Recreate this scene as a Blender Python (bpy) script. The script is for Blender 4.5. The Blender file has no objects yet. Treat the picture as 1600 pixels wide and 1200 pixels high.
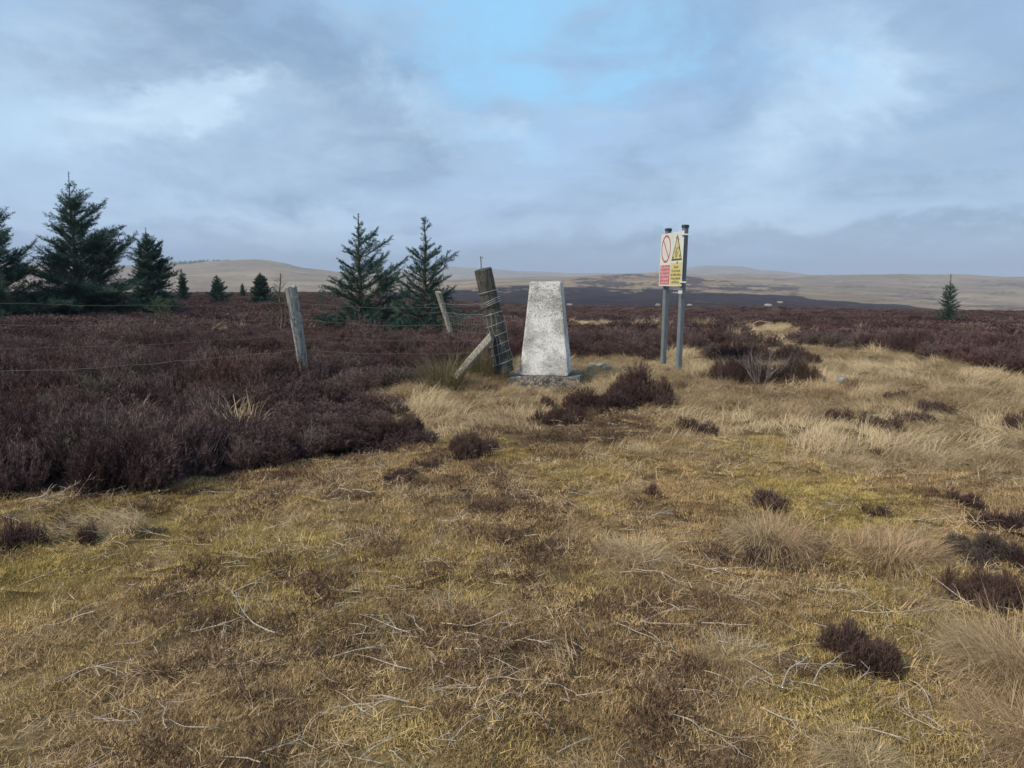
import bpy, bmesh, math, random
import numpy as np
from mathutils import Vector, Matrix, Euler

# ------------------------------------------------------------------ camera, sky, sun, exposure
S = bpy.context.scene
COL = S.collection
R = math.radians
FPX = 1180.0                      # focal length in pixels of a 1600 px wide frame
PITCH = R(7.7)
CAMZ = 1.5
cam_d = bpy.data.cameras.new('camera')
cam = bpy.data.objects.new('camera', cam_d); COL.objects.link(cam)
cam.location = (0, 0, CAMZ); cam.rotation_euler = (R(90) - PITCH, 0, 0)
cam_d.sensor_width = 36; cam_d.lens = 36 * FPX / 1600
cam_d.clip_start = 0.05; cam_d.clip_end = 40000
S.camera = cam
S.view_settings.view_transform = 'Standard'; S.view_settings.look = 'None'
S.view_settings.gamma = 1; S.view_settings.use_curve_mapping = False
S.view_settings.exposure = 0.40
S.cycles.use_denoising = True
S.cycles.max_bounces = 6; S.cycles.diffuse_bounces = 3; S.cycles.volume_bounces = 0
S.cycles.transparent_max_bounces = 8

SUN_EL, SUN_AZ = R(40), R(232)    # azimuth clockwise from +y: behind the camera, a little to the left
sun_d = bpy.data.lights.new('sun', 'SUN'); sun_d.energy = 3.0; sun_d.angle = R(4); sun_d.color = (1, 0.90, 0.74)
sun = bpy.data.objects.new('sun', sun_d); COL.objects.link(sun)
sv = Vector((math.sin(SUN_AZ) * math.cos(SUN_EL), math.cos(SUN_AZ) * math.cos(SUN_EL), math.sin(SUN_EL)))
sun.rotation_euler = sv.to_track_quat('Z', 'Y').to_euler(); sun.location = (-6, -6, 12)

def ray(px, py):
    u = (px - 800) / FPX; v = (600 - py) / FPX
    d = Vector((u, math.cos(PITCH) + v * math.sin(PITCH), -math.sin(PITCH) + v * math.cos(PITCH)))
    return d.normalized()

class NT:
    """small helper to wire shader nodes"""
    def __init__(s, tree): s.t = tree; tree.nodes.clear()
    def n(s, typ, **kw):
        n = s.t.nodes.new(typ)
        ins = kw.pop('ins', {})
        for k, v in kw.items(): setattr(n, k, v)
        for k, v in ins.items():
            sock = n.inputs[k]
            if hasattr(v, 'bl_idname') and hasattr(v, 'is_output'): s.t.links.new(v, sock)
            else: sock.default_value = v
        return n
    def link(s, a, b): s.t.links.new(a, b)
    def math(s, op, a, b=0.0, clamp=False):
        return s.n('ShaderNodeMath', operation=op, use_clamp=clamp, ins={0: a, 1: b}).outputs[0]
    def vmath(s, op, a, b=(0, 0, 0)):
        n = s.n('ShaderNodeVectorMath', operation=op, ins={0: a, 1: b}); return n.outputs['Value'] if op in ('LENGTH', 'DOT_PRODUCT', 'DISTANCE') else n.outputs[0]
    def mix(s, f, a, b, blend='MIX'):
        n = s.n('ShaderNodeMix', data_type='RGBA', blend_type=blend)
        for i, v in ((0, f), (6, a), (7, b)):
            if hasattr(v, 'is_output'): s.t.links.new(v, n.inputs[i])
            else: n.inputs[i].default_value = v if i == 0 else (*v, 1) if len(v) == 3 else v
        return n.outputs[2]
    def noise(s, vec, scale, detail=4, rough=0.55, dist=0.0, out=0, dim='3D'):
        n = s.n('ShaderNodeTexNoise', noise_dimensions=dim, ins={'Scale': scale, 'Detail': detail, 'Roughness': rough, 'Distortion': dist})
        if vec is not None: s.link(vec, n.inputs['Vector'])
        return n.outputs[out]
    def ramp(s, fac, stops, interp='LINEAR'):
        n = s.n('ShaderNodeValToRGB'); r = n.color_ramp; r.interpolation = interp
        while len(r.elements) < len(stops): r.elements.new(0.5)
        for e, (p, c) in zip(r.elements, stops):
            e.position = p; e.color = (c, c, c, 1) if isinstance(c, (int, float)) else (*c, 1)
        s.link(fac, n.inputs[0]); return n.outputs[0]
    def mapr(s, v, a, b, c=0.0, d=1.0, smooth=True):
        n = s.n('ShaderNodeMapRange', interpolation_type='SMOOTHSTEP' if smooth else 'LINEAR', ins={1: a, 2: b, 3: c, 4: d})
        s.link(v, n.inputs[0]); return n.outputs[0]

world = bpy.data.worlds.new('World'); S.world = world; world.use_nodes = True
w = NT(world.node_tree)
tc = w.n('ShaderNodeTexCoord').outputs['Generated']
sep = w.n('ShaderNodeSeparateXYZ', ins={0: tc})
sx, sy, sz = sep.outputs
nish = w.n('ShaderNodeTexSky', sky_type='NISHITA', sun_disc=False, sun_elevation=SUN_EL, sun_rotation=SUN_AZ, altitude=400, air_density=1.0, dust_density=1.0).outputs[0]
den = w.math('ADD', w.math('MAXIMUM', sz, 0.0), 0.16)
q = w.n('ShaderNodeCombineXYZ', ins={0: w.math('DIVIDE', sx, den), 1: w.math('DIVIDE', sy, den), 2: 0.0}).outputs[0]
qs = w.vmath('MULTIPLY', q, (1.0, 0.8, 1.0))
n1 = w.noise(qs, 1.3, 8, 0.6, 0.5)
n2 = w.noise(w.vmath('ADD', qs, (7.3, 2.1, 0)), 3.4, 8, 0.6, 0.6)
warp = w.noise(w.vmath('MULTIPLY', tc, (1, 1, 1.8)), 3.2, 7, 0.66, 0.3, out=1)
wv = w.vmath('ADD', tc, w.vmath('MULTIPLY', w.vmath('SUBTRACT', warp, (0.5, 0.5, 0.5)), (0.46, 0.46, 0.32)))
base = w.ramp(w.math('MAXIMUM', sz, 0.0), [(0.0, (0.17, 0.26, 0.44)), (0.02, (0.195, 0.29, 0.475)), (0.06, (0.35, 0.46, 0.66)), (0.13, (0.345, 0.475, 0.69)), (0.3, (0.30, 0.44, 0.64)), (0.55, (0.30, 0.42, 0.58)), (1.0, (0.33, 0.42, 0.56))])
def blob(px, py, rx, rz, soft=1.0):
    c = ray(px, py)
    d = w.vmath('MULTIPLY', w.vmath('SUBTRACT', wv, tuple(c)), (1 / rx, 1 / rx, 1 / rz))
    return w.mapr(w.vmath('LENGTH', d), 1.0, 0.0)
def addup(lst):
    acc = None
    for b in lst:
        v = w.math('MULTIPLY', blob(*b[:4]), b[4])
        acc = v if acc is None else w.math('ADD', acc, v)
    return w.math('MINIMUM', acc, 1.0)
grey = addup([(450, 150, .36, .17, .75), (250, 40, .22, .12, .8), (1080, 40, .16, .12, .7), (560, 190, .2, .12, .6), (230, 270, .16, .07, .55), (420, 320, .16, .05, .6), (800, 170, .14, .05, .5), (1000, 320, .3, .07, .6), (1180, 180, .16, .14, .45), (1550, 60, .22, .2, .6), (1480, 260, .26, .1, .5), (900, 400, .7, .035, .8), (200, 395, .5, .03, .3), (1450, 400, .5, .035, .7)])
lite = addup([(60, 110, .2, .12, .75), (290, 155, .10, .05, .95), (120, 200, .2, .08, .5), (400, 210, .2, .06, .4), (670, 185, .13, .05, .7), (790, 212, .09, .03, .6), (1280, 130, .14, .12, .85), (1180, 230, .1, .1, .4), (500, 360, .26, .05, .6), (1200, 345, .4, .06, .5), (100, 330, .2, .08, .35), (1360, 110, .1, .08, .4)])
blue = addup([(850, 70, .30, .13, .9), (700, 90, .3, .10, .8), (1100, 100, .2, .06, .35), (780, 215, .12, .03, .4), (950, 30, .2, .10, .5), (900, 115, .18, .05, .5), (30, 130, .12, .07, .25), (1290, 100, .06, .05, .5), (600, 60, .2, .08, .3)])
var = w.math('MULTIPLY', w.math('SUBTRACT', n1, 0.5), 2.6)
var2 = w.math('MULTIPLY', w.math('SUBTRACT', n2, 0.5), 2.2)
hz = w.mapr(sz, 0.0, 0.10)
gfac = w.math('MULTIPLY', w.math('ADD', grey, w.math('ADD', w.math('MAXIMUM', w.math('MULTIPLY', var, -1.0), 0.0), w.math('MAXIMUM', var2, 0.0))), 0.85, clamp=True)
lfac = w.math('MULTIPLY', w.math('ADD', lite, w.math('MULTIPLY', w.math('MAXIMUM', w.math('ADD', var, var2), 0.0), 0.7)), 0.8, clamp=True)
cl = w.mix(gfac, base, (0.215, 0.305, 0.46))
cl = w.mix(w.math('MULTIPLY', lfac, hz), cl, (0.50, 0.64, 0.80))
cl = w.mix(w.math('MULTIPLY', w.math('MULTIPLY', blue, w.mapr(n2, .64, .40, .45, 1.0)), w.math('SUBTRACT', 1.0, w.math('MULTIPLY', gfac, 0.55))), cl, (0.27, 0.53, 0.80))
cl10 = w.vmath('MULTIPLY', cl, (10.0, 10.0, 10.0))
skyc = w.mix(0.9, nish, cl10)
bg = w.n('ShaderNodeBackground', ins={'Color': w.vmath('MULTIPLY', skyc, (.98, 1.0, .985)), 'Strength': 0.1})
wo = w.n('ShaderNodeOutputWorld'); w.link(bg.outputs[0], wo.inputs[0])

# ------------------------------------------------------------------ numpy noise
rng = np.random.default_rng(11)
_T = rng.random((512, 512))
def vnoise(x, y):
    xi = np.floor(x).astype(int); yi = np.floor(y).astype(int)
    fx = x - xi; fy = y - yi
    fx = fx * fx * (3 - 2 * fx); fy = fy * fy * (3 - 2 * fy)
    g = lambda a, b: _T[a & 511, b & 511]
    return (g(xi, yi) * (1 - fx) + g(xi + 1, yi) * fx) * (1 - fy) + (g(xi, yi + 1) * (1 - fx) + g(xi + 1, yi + 1) * fx) * fy
def fbm(x, y, sc=1.0, octv=4, off=0.0, gain=0.5):
    a = 0; amp = 1; tot = 0
    x = np.asarray(x, float) / sc + off * 17.31; y = np.asarray(y, float) / sc + off * 5.77
    for i in range(octv):
        a = a + amp * vnoise(x, y); tot += amp; amp *= gain; x = x * 2.03 + 13.7; y = y * 2.03 + 7.9
    return a / tot
def sstep(a, b, v):
    t = np.clip((v - a) / (b - a), 0, 1); return t * t * (3 - 2 * t)

# ------------------------------------------------------------------ terrain height
def elev_of(px, py):              # slope (dz / horizontal distance) of a sight line
    u = (px - 800) / FPX; v = (600 - py) / FPX
    dy = math.cos(PITCH) + v * math.sin(PITCH); dz = -math.sin(PITCH) + v * math.cos(PITCH)
    return dz / math.hypot(u, dy), math.atan2(u, dy)
XS = [-600, 0, 200, 400, 500, 560, 620, 700, 760, 820, 900, 1000, 1050, 1100, 1150, 1200, 1300, 1400, 1500, 1600, 2200]
RINGS = [
 (62,   [470, 469, 469, 469, 470, 472, 476, 480, 483, 486, 488, 489, 489, 489, 489, 489, 490, 491, 492, 493, 496]),
 (130,  [461, 461, 461, 461, 461, 463, 466, 472, 475, 478, 480, 481, 481, 481, 481, 481, 483, 486, 489, 490, 494]),
 (190,  [458, 458, 458, 458, 458, 461, 465, 471, 474, 477, 479, 480, 480, 480, 480, 480, 482, 486, 489, 490, 494]),
 (330,  [466, 466, 466, 466, 466, 466, 466, 466, 466, 468, 470, 471, 471, 472, 474, 476, 480, 484, 489, 490, 494]),
 (620,  [470, 470, 470, 470, 468, 464, 458, 452, 449, 449, 451, 452, 453, 455, 458, 462, 469, 476, 484, 489, 494]),
 (1200, [458, 458, 458, 457, 456, 453, 450, 446, 442, 440, 436, 431, 430, 434, 440, 446, 454, 462, 469, 474, 480]),
 (1650, [436, 434, 432, 430, 436, 442, 444, 441, 439, 438, 437, 435, 434, 433, 434, 436, 441, 446, 452, 456, 462]),
 (2300, [414, 410, 414, 406, 421, 428, 433, 437, 434, 433, 433, 430, 430, 429, 427, 430, 429, 428, 429, 432, 436]),
 (3200, [430, 430, 430, 430, 432, 436, 440, 442, 438, 437, 438, 438, 438, 438, 438, 438, 438, 438, 438, 438, 440]),
 (5200, [426, 426, 426, 426, 425, 424, 423, 417, 420, 424, 427, 427, 422, 415, 416, 423, 433, 434, 433, 434, 434]),
 (8900, [438] * 21)]
NR = [9.0, 14.0, 28.0] + [r for r, _ in RINGS]
LR = np.log(np.array(NR))
AZ = np.array([elev_of(x, 440)[1] for x in XS])
E = np.zeros((len(NR), len(XS)))
E[0] = (0.28 - 1.5) / 9; E[1] = (0.29 - 1.5) / 14; E[2] = (np.interp(XS, [0, 600, 800, 2200], [.21, .20, -.05, -.08]) - 1.5) / 28
for k, (r, ys) in enumerate(RINGS):
    for j, (x, yy) in enumerate(zip(XS, ys)): E[k + 3, j] = elev_of(x, yy)[0]
def pchip_m(y):                   # monotone slopes along axis 0
    h = np.diff(LR)[:, None]; d = np.diff(y, axis=0) / h
    m = np.zeros_like(y)
    s = (d[1:] * d[:-1]) > 0
    hm = 2 * d[1:] * d[:-1] / np.where(np.abs(d[1:] + d[:-1]) < 1e-12, 1, d[1:] + d[:-1])
    m[1:-1] = np.where(s, hm, 0); m[0] = d[0]; m[-1] = d[-1]
    return m
EM = pchip_m(E)
def smooth_cols(j, f):            # smooth blend between azimuth columns
    return f * f * (3 - 2 * f)
def height(x, y):
    x = np.asarray(x, float); y = np.asarray(y, float)
    r = np.maximum(np.hypot(x, y), 1e-3); az = np.arctan2(x, y)
    azc = np.clip(az, AZ[0], AZ[-1])
    j = np.clip(np.searchsorted(AZ, azc) - 1, 0, len(AZ) - 2)
    f = (azc - AZ[j]) / (AZ[j + 1] - AZ[j]); f = 0.5 * f + 0.5 * smooth_cols(j, f)
    lr = np.log(np.clip(r, 9.0, 8900)); k = np.clip(np.searchsorted(LR, lr) - 1, 0, len(LR) - 2)
    h = LR[k + 1] - LR[k]; t = (lr - LR[k]) / h
    def ev(jj):
        y0, y1, m0, m1 = E[k, jj], E[k + 1, jj], EM[k, jj] * h, EM[k + 1, jj] * h
        return y0 * (2 * t**3 - 3 * t**2 + 1) + m0 * (t**3 - 2 * t**2 + t) + y1 * (-2 * t**3 + 3 * t**2) + m1 * (t**3 - t**2)
    e = ev(j) * (1 - f) + ev(j + 1) * f
    far = CAMZ + r * e
    ry = np.clip(y, 0, None)
    near = 0.28 * sstep(1.2, 9.0, ry)
    b = sstep(9.0, 14.0, r) * sstep(-3, 2, y) + sstep(14, 40, r) * (1 - sstep(-3, 2, y))
    z = near * (1 - b) + far * b
    # hummocks of the near ground, relief of the hills
    z = z + (fbm(x, y, 1.1, 3, 1) - 0.5) * 0.10 * sstep(1.5, 5, r) * (1 - sstep(30, 60, r))
    z = z + (fbm(x, y, 0.4, 3, 2) - 0.5) * 0.075 * (1 - sstep(12, 25, r))
    z = z + (fbm(x, y, 9, 3, 3) - 0.5) * 0.5 * sstep(40, 90, r) * (1 - sstep(400, 900, r)) * 0.6
    z = z + (fbm(x, y, 230, 6, 4, .6) - 0.5) * 17.0 * sstep(500, 1500, r)
    z = z - 0.075 * np.exp(-((x - .43) ** 2 + (y - 9.0) ** 2) / .45)
    return z
def ground(px, py):               # where the sight line through a point of the photograph meets the ground
    d = ray(px, py); h = math.hypot(d.x, d.y)
    rr = np.exp(np.linspace(math.log(1.5), math.log(400), 1500))
    xs = d.x / h * rr; ys = d.y / h * rr
    zz = CAMZ + d.z / h * rr
    below = np.nonzero(zz <= height(xs, ys))[0]
    i = below[0] if len(below) else len(rr) - 1
    return Vector((xs[i], ys[i], float(height(xs[i], ys[i]))))
def atd(px, py, D):               # point at forward distance D on the sight line
    d = ray(px, py); return Vector((0, 0, CAMZ)) + d * (D / d.y)
def project(x, y, z):
    dz = z - CAMZ; c, s = math.cos(PITCH), math.sin(PITCH)
    fw = y * c - dz * s; up = y * s + dz * c
    fw = np.where(fw < 0.05, 0.05, fw)
    return 800 + FPX * x / fw, 600 - FPX * up / fw
def inpoly(x, y, P):
    P = np.array(P, float); ins = np.zeros(np.shape(x), bool)
    for i in range(len(P)):
        x1, y1 = P[i]; x2, y2 = P[i - 1]
        c = ((y1 > y) != (y2 > y)) & (x < (x2 - x1) * (y - y1) / (y2 - y1 + 1e-12) + x1)
        ins ^= c
    return ins
P_HEATHER = [(-900, 830), (0, 792), (150, 775), (230, 752), (330, 757), (420, 738), (520, 716), (570, 712), (600, 704), (608, 690), (585, 650), (575, 618), (640, 603), (690, 600), (730, 590), (770, 570), (800, 562), (890, 562), (1030, 562), (1045, 552), (1090, 547), (1130, 545), (1230, 538), (1290, 541), (1400, 553), (1500, 566), (1600, 580), (2400, 690), (2400, 430), (-900, 430)]
P_LONG = [(560, 625), (650, 600), (720, 588), (800, 560), (900, 555), (1060, 548), (1250, 540), (1600, 575), (2400, 680), (2400, 800), (1500, 745), (1300, 715), (1150, 665), (1050, 640), (900, 648), (840, 690), (760, 690), (680, 690), (610, 680), (585, 650)]
P_GAP = [(1165, 512), (1195, 506), (1260, 506), (1265, 530), (1215, 540), (1120, 540), (1140, 522)]
# patch centres (photo x, y, radius m): dark low heather litter, bright moss, pale tufts
DARKP = [(850, 845, .35), (590, 858, .35), (280, 915, .3), (900, 935, .5), (1020, 960, .45), (740, 1040, .35), (930, 1080, .3), (400, 960, .4), (640, 960, .4), (850, 1010, .45), (1080, 1000, .3), (700, 1080, .2), (1180, 880, .3), (420, 1110, .25), (250, 1170, .2), (1000, 1110, .3), (1250, 870, .3), (600, 745, .3), (840, 690, .5), (960, 665, .4), (780, 780, .5)]
MOSSP = [(420, 920, .5), (540, 920, .4), (350, 825, .4), (760, 690, .35), (820, 1140, .3), (870, 1170, .25), (560, 1000, .3), (60, 900, .5), (1300, 790, .6), (1180, 700, .4), (700, 900, .5), (180, 820, .5), (50, 1080, .3), (930, 780, .4), (640, 1150, .25), (480, 840, .4), (1180, 790, .3), (1400, 940, .3), (1370, 1110, .3)]
def blobs(x, y, L):
    out = np.zeros(np.shape(x))
    for px, py, rad in L:
        g = ground(px, py); d2 = ((x - g.x) ** 2 + ((y - g.y) * 0.75) ** 2) / rad ** 2
        out = np.maximum(out, np.exp(-d2 * 0.9))
    return out
def zones(x, y):
    """heather, long grass, moss, dark-litter weights of ground points"""
    z = height(x, y)
    r = np.hypot(x, y); j = 0.34 + 0.01 * r
    jx = x + (fbm(x, y, 0.55, 4, 5) - 0.5) * j * 2.6; jy = y + (fbm(x, y, 0.5, 3, 6) - 0.5) * j * 2.6
    px, py = project(jx, jy, z)
    hea = inpoly(px, py, P_HEATHER).astype(float)
    back = (y < 1.0)
    hea = np.where(back & (x < -2), 1.0, np.where(back, 0.0, hea))
    gap = inpoly(px, py, P_GAP) | ((fbm(x, y, 3.5, 3, 7) > 0.60) & (py < 545) & (r > 8) & (px > 880) & (r < 40))
    gap |= (fbm(x, y, 1.6, 2, 8) > 0.76) & (r < 60)
    hea = np.where(gap, 0.0, hea)
    lng = np.maximum(inpoly(px, py, P_LONG), gap).astype(float)
    moss = np.clip(.75 * blobs(x, y, MOSSP) + (fbm(x, y, 0.9, 3, 9) - 0.55) * 1.6, 0, 1)
    dark = np.clip(blobs(x, y, DARKP) * 1.2 * (0.4 + fbm(x, y, 0.25, 3, 10)) + (fbm(x, y, 0.5, 3, 12) - 0.62) * 1.5, 0, 1)
    return hea, lng, moss, dark, z

# ------------------------------------------------------------------ object helpers
def tag(o, label=None, cat=None, group=None, kind=None):
    if label: o['label'] = label
    if cat: o['category'] = cat
    if group: o['group'] = group
    if kind: o['kind'] = kind
    return o
def link(o, parent=None):
    COL.objects.link(o)
    if parent is not None: o.parent = parent
    return o
def empty(name, loc, rz=0.0):
    o = bpy.data.objects.new(name, None); o.location = loc; o.rotation_euler = (0, 0, rz); o.empty_display_size = .2
    return link(o)
def mesh_np(name, V, F, attrs=None, mat=None, smooth=False):
    """F: (n,k) array or list of such arrays with different k"""
    V = np.asarray(V, np.float32).reshape(-1, 3)
    Fs = [np.asarray(f, np.int32) for f in (F if isinstance(F, list) else [F])]
    Fs = [f for f in Fs if len(f)]
    me = bpy.data.meshes.new(name)
    me.vertices.add(len(V)); me.vertices.foreach_set('co', V.ravel())
    loops = np.concatenate([f.ravel() for f in Fs]); tot = np.concatenate([np.full(len(f), f.shape[1], np.int32) for f in Fs])
    me.loops.add(len(loops)); me.loops.foreach_set('vertex_index', loops)
    st = np.concatenate([[0], np.cumsum(tot)[:-1]]).astype(np.int32)
    me.polygons.add(len(tot)); me.polygons.foreach_set('loop_start', st)
    if smooth: me.polygons.foreach_set('use_smooth', np.ones(len(tot), bool))
    me.update(calc_edges=True)
    for k, v in (attrs or {}).items():
        a = me.attributes.new(k, 'FLOAT', 'POINT'); a.data.foreach_set('value', np.asarray(v, np.float32))
    if mat: me.materials.append(mat)
    return me
def obj(name, me, parent=None): return link(bpy.data.objects.new(name, me), parent)

def tubes(paths, sides=5):
    """paths: list of (points Nx3, radii N) -> V, F, t"""
    V = []; F = []; T = []; off = 0
    ang = np.linspace(0, 2 * np.pi, sides, endpoint=False)
    for k, (P, rad) in enumerate(paths):
        P = np.asarray(P, float); rad = np.asarray(rad, float) * np.ones(len(P)); n = len(P)
        d = np.gradient(P, axis=0); d /= np.linalg.norm(d, axis=1)[:, None] + 1e-9
        ref = np.where(np.abs(d[:, 2:3]) > 0.9, [[1, 0, 0]], [[0, 0, 1]])
        a = np.cross(d, ref); a /= np.linalg.norm(a, axis=1)[:, None] + 1e-9; b = np.cross(d, a)
        ring = P[:, None] + rad[:, None, None] * (a[:, None] * np.cos(ang)[None, :, None] + b[:, None] * np.sin(ang)[None, :, None])
        V.append(ring.reshape(-1, 3)); T.append(np.full(n * sides, (k * 0.37) % 1))
        i = np.arange(n - 1)[:, None] * sides; s = np.arange(sides)[None]; s2 = (s + 1) % sides
        F.append((np.stack([i + s, i + s2, i + sides + s2, i + sides + s], -1).reshape(-1, 4)) + off)
        off += n * sides
    return np.concatenate(V), np.concatenate(F), np.concatenate(T)
def tube_obj(name, paths, mat, parent=None, sides=6):
    V, F, T = tubes(paths, sides)
    return obj(name, mesh_np(name, V, F, {'rnd': T}, mat, True), parent)

# ------------------------------------------------------------------ materials
def newmat(name):
    m = bpy.data.materials.new(name); m.use_nodes = True
    return m, NT(m.node_tree)
def finish(n, col, rough=0.85, bump=None, bstr=0.3, bdist=0.01, metal=0.0, spec=0.25, trans=None):
    p = n.n('ShaderNodeBsdfPrincipled', ins={'Metallic': metal, 'Specular IOR Level': spec})
    for k, v in (('Base Color', col), ('Roughness', rough)):
        if hasattr(v, 'is_output'): n.link(v, p.inputs[k])
        else: p.inputs[k].default_value = (*v, 1) if isinstance(v, tuple) else v
    if bump is not None:
        b = n.n('ShaderNodeBump', ins={'Strength': bstr, 'Distance': bdist, 'Height': bump}); n.link(b.outputs[0], p.inputs['Normal'])
    out = n.n('ShaderNodeOutputMaterial')
    if trans:
        tr = n.n('ShaderNodeBsdfTranslucent'); n.link(col, tr.inputs[0])
        mx = n.n('ShaderNodeMixShader', ins={0: trans}); n.link(p.outputs[0], mx.inputs[1]); n.link(tr.outputs[0], mx.inputs[2]); n.link(mx.outputs[0], out.inputs[0])
    else: n.link(p.outputs[0], out.inputs[0])
def blade_mat(name, c0, c1, tint0, tint1, big=0.8, trans=0.2, var=0.9, inst=True, extra=None, clump=0):
    """colour between c0 and c1 blade by blade, between the two sets clump by clump and over the ground"""
    m, n = newmat(name)
    rnd = n.n('ShaderNodeAttribute', attribute_name='rnd').outputs['Fac']
    oi = n.n('ShaderNodeObjectInfo').outputs['Random']
    pos = n.n('ShaderNodeNewGeometry').outputs['Position']
    g = n.noise(pos, big, 3, 0.6)
    a = n.mix(rnd, c0, c1); b = n.mix(rnd, tint0, tint1)
    if inst: ti = n.n('ShaderNodeAttribute', attribute_name='tint', attribute_type='INSTANCER').outputs['Fac']
    else: ti = n.mapr(g, 0.4, 0.62)
    f = n.math('ADD', ti, n.math('MULTIPLY', n.math('SUBTRACT', g, 0.5), 1.2), clamp=True)
    f = n.math('ADD', f, n.math('MULTIPLY', n.math('SUBTRACT', oi, 0.5), 0.35), clamp=True)
    c = n.mix(f, a, b)
    h = n.noise(pos, 37.0, 2, 0.6)
    if extra:
        e1 = n.mapr(n.noise(n.vmath('ADD', pos, (31, 7, 3)), 1.1, 4, .65), .54, .66)
        c = n.mix(n.math('MULTIPLY', e1, .75), c, n.mix(rnd, extra[0], extra[1]))
        e2 = n.mapr(n.noise(n.vmath('ADD', pos, (5, 47, 3)), .8, 4, .65), .55, .68)
        c = n.mix(n.math('MULTIPLY', e2, .5), c, n.mix(rnd, extra[2], extra[3]))
    v = n.math('ADD', 1.0 - var * 0.5, n.math('MULTIPLY', h, var))
    if clump: v = n.math('MULTIPLY', v, n.math('ADD', 1 - clump * .5, n.math('MULTIPLY', oi, clump)))
    c = n.mix(1.0, c, n.n('ShaderNodeCombineXYZ', ins={0: v, 1: v, 2: v}).outputs[0], 'MULTIPLY')
    finish(n, c, 0.8, spec=0.15, trans=trans)
    return m
M_MOSS = blade_mat('moss', (.245, .155, .080), (.60, .43, .225), (.29, .21, .080), (.60, .465, .165), clump=.9)
M_STRAW = blade_mat('straw', (.32, .215, .125), (.67, .50, .31), (.37, .255, .145), (.72, .53, .325), clump=.6)
M_LONG = blade_mat('long_grass', (.45, .335, .19), (.72, .58, .375), (.37, .26, .15), (.62, .475, .295), big=0.7, var=0.6)
M_TUSS = blade_mat('tussock_grass', (.32, .24, .13), (.66, .53, .33), (.30, .19, .11), (.58, .42, .25), inst=False, var=0.6)
M_TUSSR = blade_mat('reddish_tussock_grass', (.29, .19, .105), (.58, .41, .245), (.32, .225, .125), (.64, .50, .31), inst=False, var=0.6)
M_HEA = blade_mat('heather', (.042, .025, .026), (.145, .080, .080), (.052, .035, .035), (.205, .135, .128), big=0.45, trans=0.1, clump=.7, extra=((.05, .045, .035), (.21, .19, .15), (.07, .03, .02), (.24, .12, .075)))
M_HEAB = blade_mat('heather_bush', (.036, .023, .025), (.115, .068, .066), (.052, .033, .030), (.170, .108, .088), big=0.9, trans=0.1, inst=False, extra=((.05, .045, .035), (.20, .175, .14), (.06, .03, .02), (.19, .10, .065)))
M_LOW = blade_mat('low_heather', (.075, .047, .034), (.23, .150, .100), (.10, .06, .038), (.28, .18, .115), trans=0.1)
M_OLIVE = blade_mat('rush', (.08, .075, .035), (.20, .18, .09), (.12, .10, .05), (.26, .22, .13), inst=False)
M_NEEDLE = blade_mat('spruce_needles', (.032, .068, .058), (.085, .145, .108), (.030, .060, .054), (.075, .125, .100), big=1.6, trans=0.12, inst=False)
M_NEEDLE2 = blade_mat('sapling_needles', (.05, .09, .05), (.12, .18, .08), (.06, .10, .05), (.13, .19, .09), big=1.6, trans=0.15, inst=False)

def wood_mat(name, c0, c1, lichen=(.42, .44, .38), lf=0.55, grain=(60, 60, 5)):
    m, n = newmat(name)
    tcx = n.n('ShaderNodeTexCoord').outputs['Object']
    g = n.noise(n.vmath('MULTIPLY', tcx, grain), 1.0, 5, 0.65, 0.4)
    c = n.mix(n.mapr(g, 0.3, 0.7), c0, c1)
    l = n.mapr(n.noise(tcx, 26, 5, 0.7), lf, lf + 0.12)
    c = n.mix(n.math('MULTIPLY', l, 0.75), c, lichen)
    finish(n, c, 0.9, bump=n.math('ADD', g, n.math('MULTIPLY', l, 0.3)), bstr=0.8, bdist=0.008)
    return m
M_POST = wood_mat('weathered_wood', (.12, .115, .105), (.42, .40, .36), lf=0.47)
M_STRAIN = wood_mat('dark_weathered_wood', (.030, .030, .027), (.10, .095, .082), (.20, .22, .14), 0.56)
M_BRACE = wood_mat('brace_wood', (.12, .11, .09), (.36, .33, .27), lf=0.62)
M_TWIG = wood_mat('bleached_twig', (.26, .21, .17), (.64, .56, .46), lf=0.8, grain=(120, 120, 120))
M_GREYSTEM = wood_mat('grey_stem', (.10, .085, .08), (.27, .24, .22), lf=0.8, grain=(120, 120, 120))
M_BARK = wood_mat('bark', (.06, .045, .035), (.14, .11, .085), (.2, .22, .16), 0.62)
m, n = newmat('galvanised_wire')
finish(n, (.34, .35, .36), 0.5, metal=0.6); M_WIRE = m
m, n = newmat('rusty_wire')
finish(n, n.mix(n.noise(n.n('ShaderNodeTexCoord').outputs['Object'], 30), (.10, .065, .045), (.30, .27, .25)), 0.7, metal=0.3); M_RUST = m
m, n = newmat('galvanised_steel')
tcx = n.n('ShaderNodeTexCoord').outputs['Object']; g = n.noise(n.vmath('MULTIPLY', tcx, (1, 1, .3)), 22, 4, .6)
finish(n, n.mix(g, (.10, .12, .135), (.26, .285, .30)), 0.55, metal=0.35, bump=g, bstr=0.1); M_STEEL = m
m, n = newmat('steel_cap'); finish(n, (.05, .06, .075), 0.5, metal=0.2); M_CAP = m
m, n = newmat('bright_clip'); finish(n, (.75, .75, .74), 0.4, metal=0.2); M_CLIP = m
def sign_mat(name, c, dirt=0.5):
    m, n = newmat(name)
    p = n.n('ShaderNodeTexCoord').outputs['Object']
    d = n.mapr(n.noise(p, 7, 5, .65), .45, .75)
    finish(n, n.mix(n.math('MULTIPLY', d, dirt), c, tuple(v * 0.6 + 0.08 for v in c)), 0.45); return m
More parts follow.
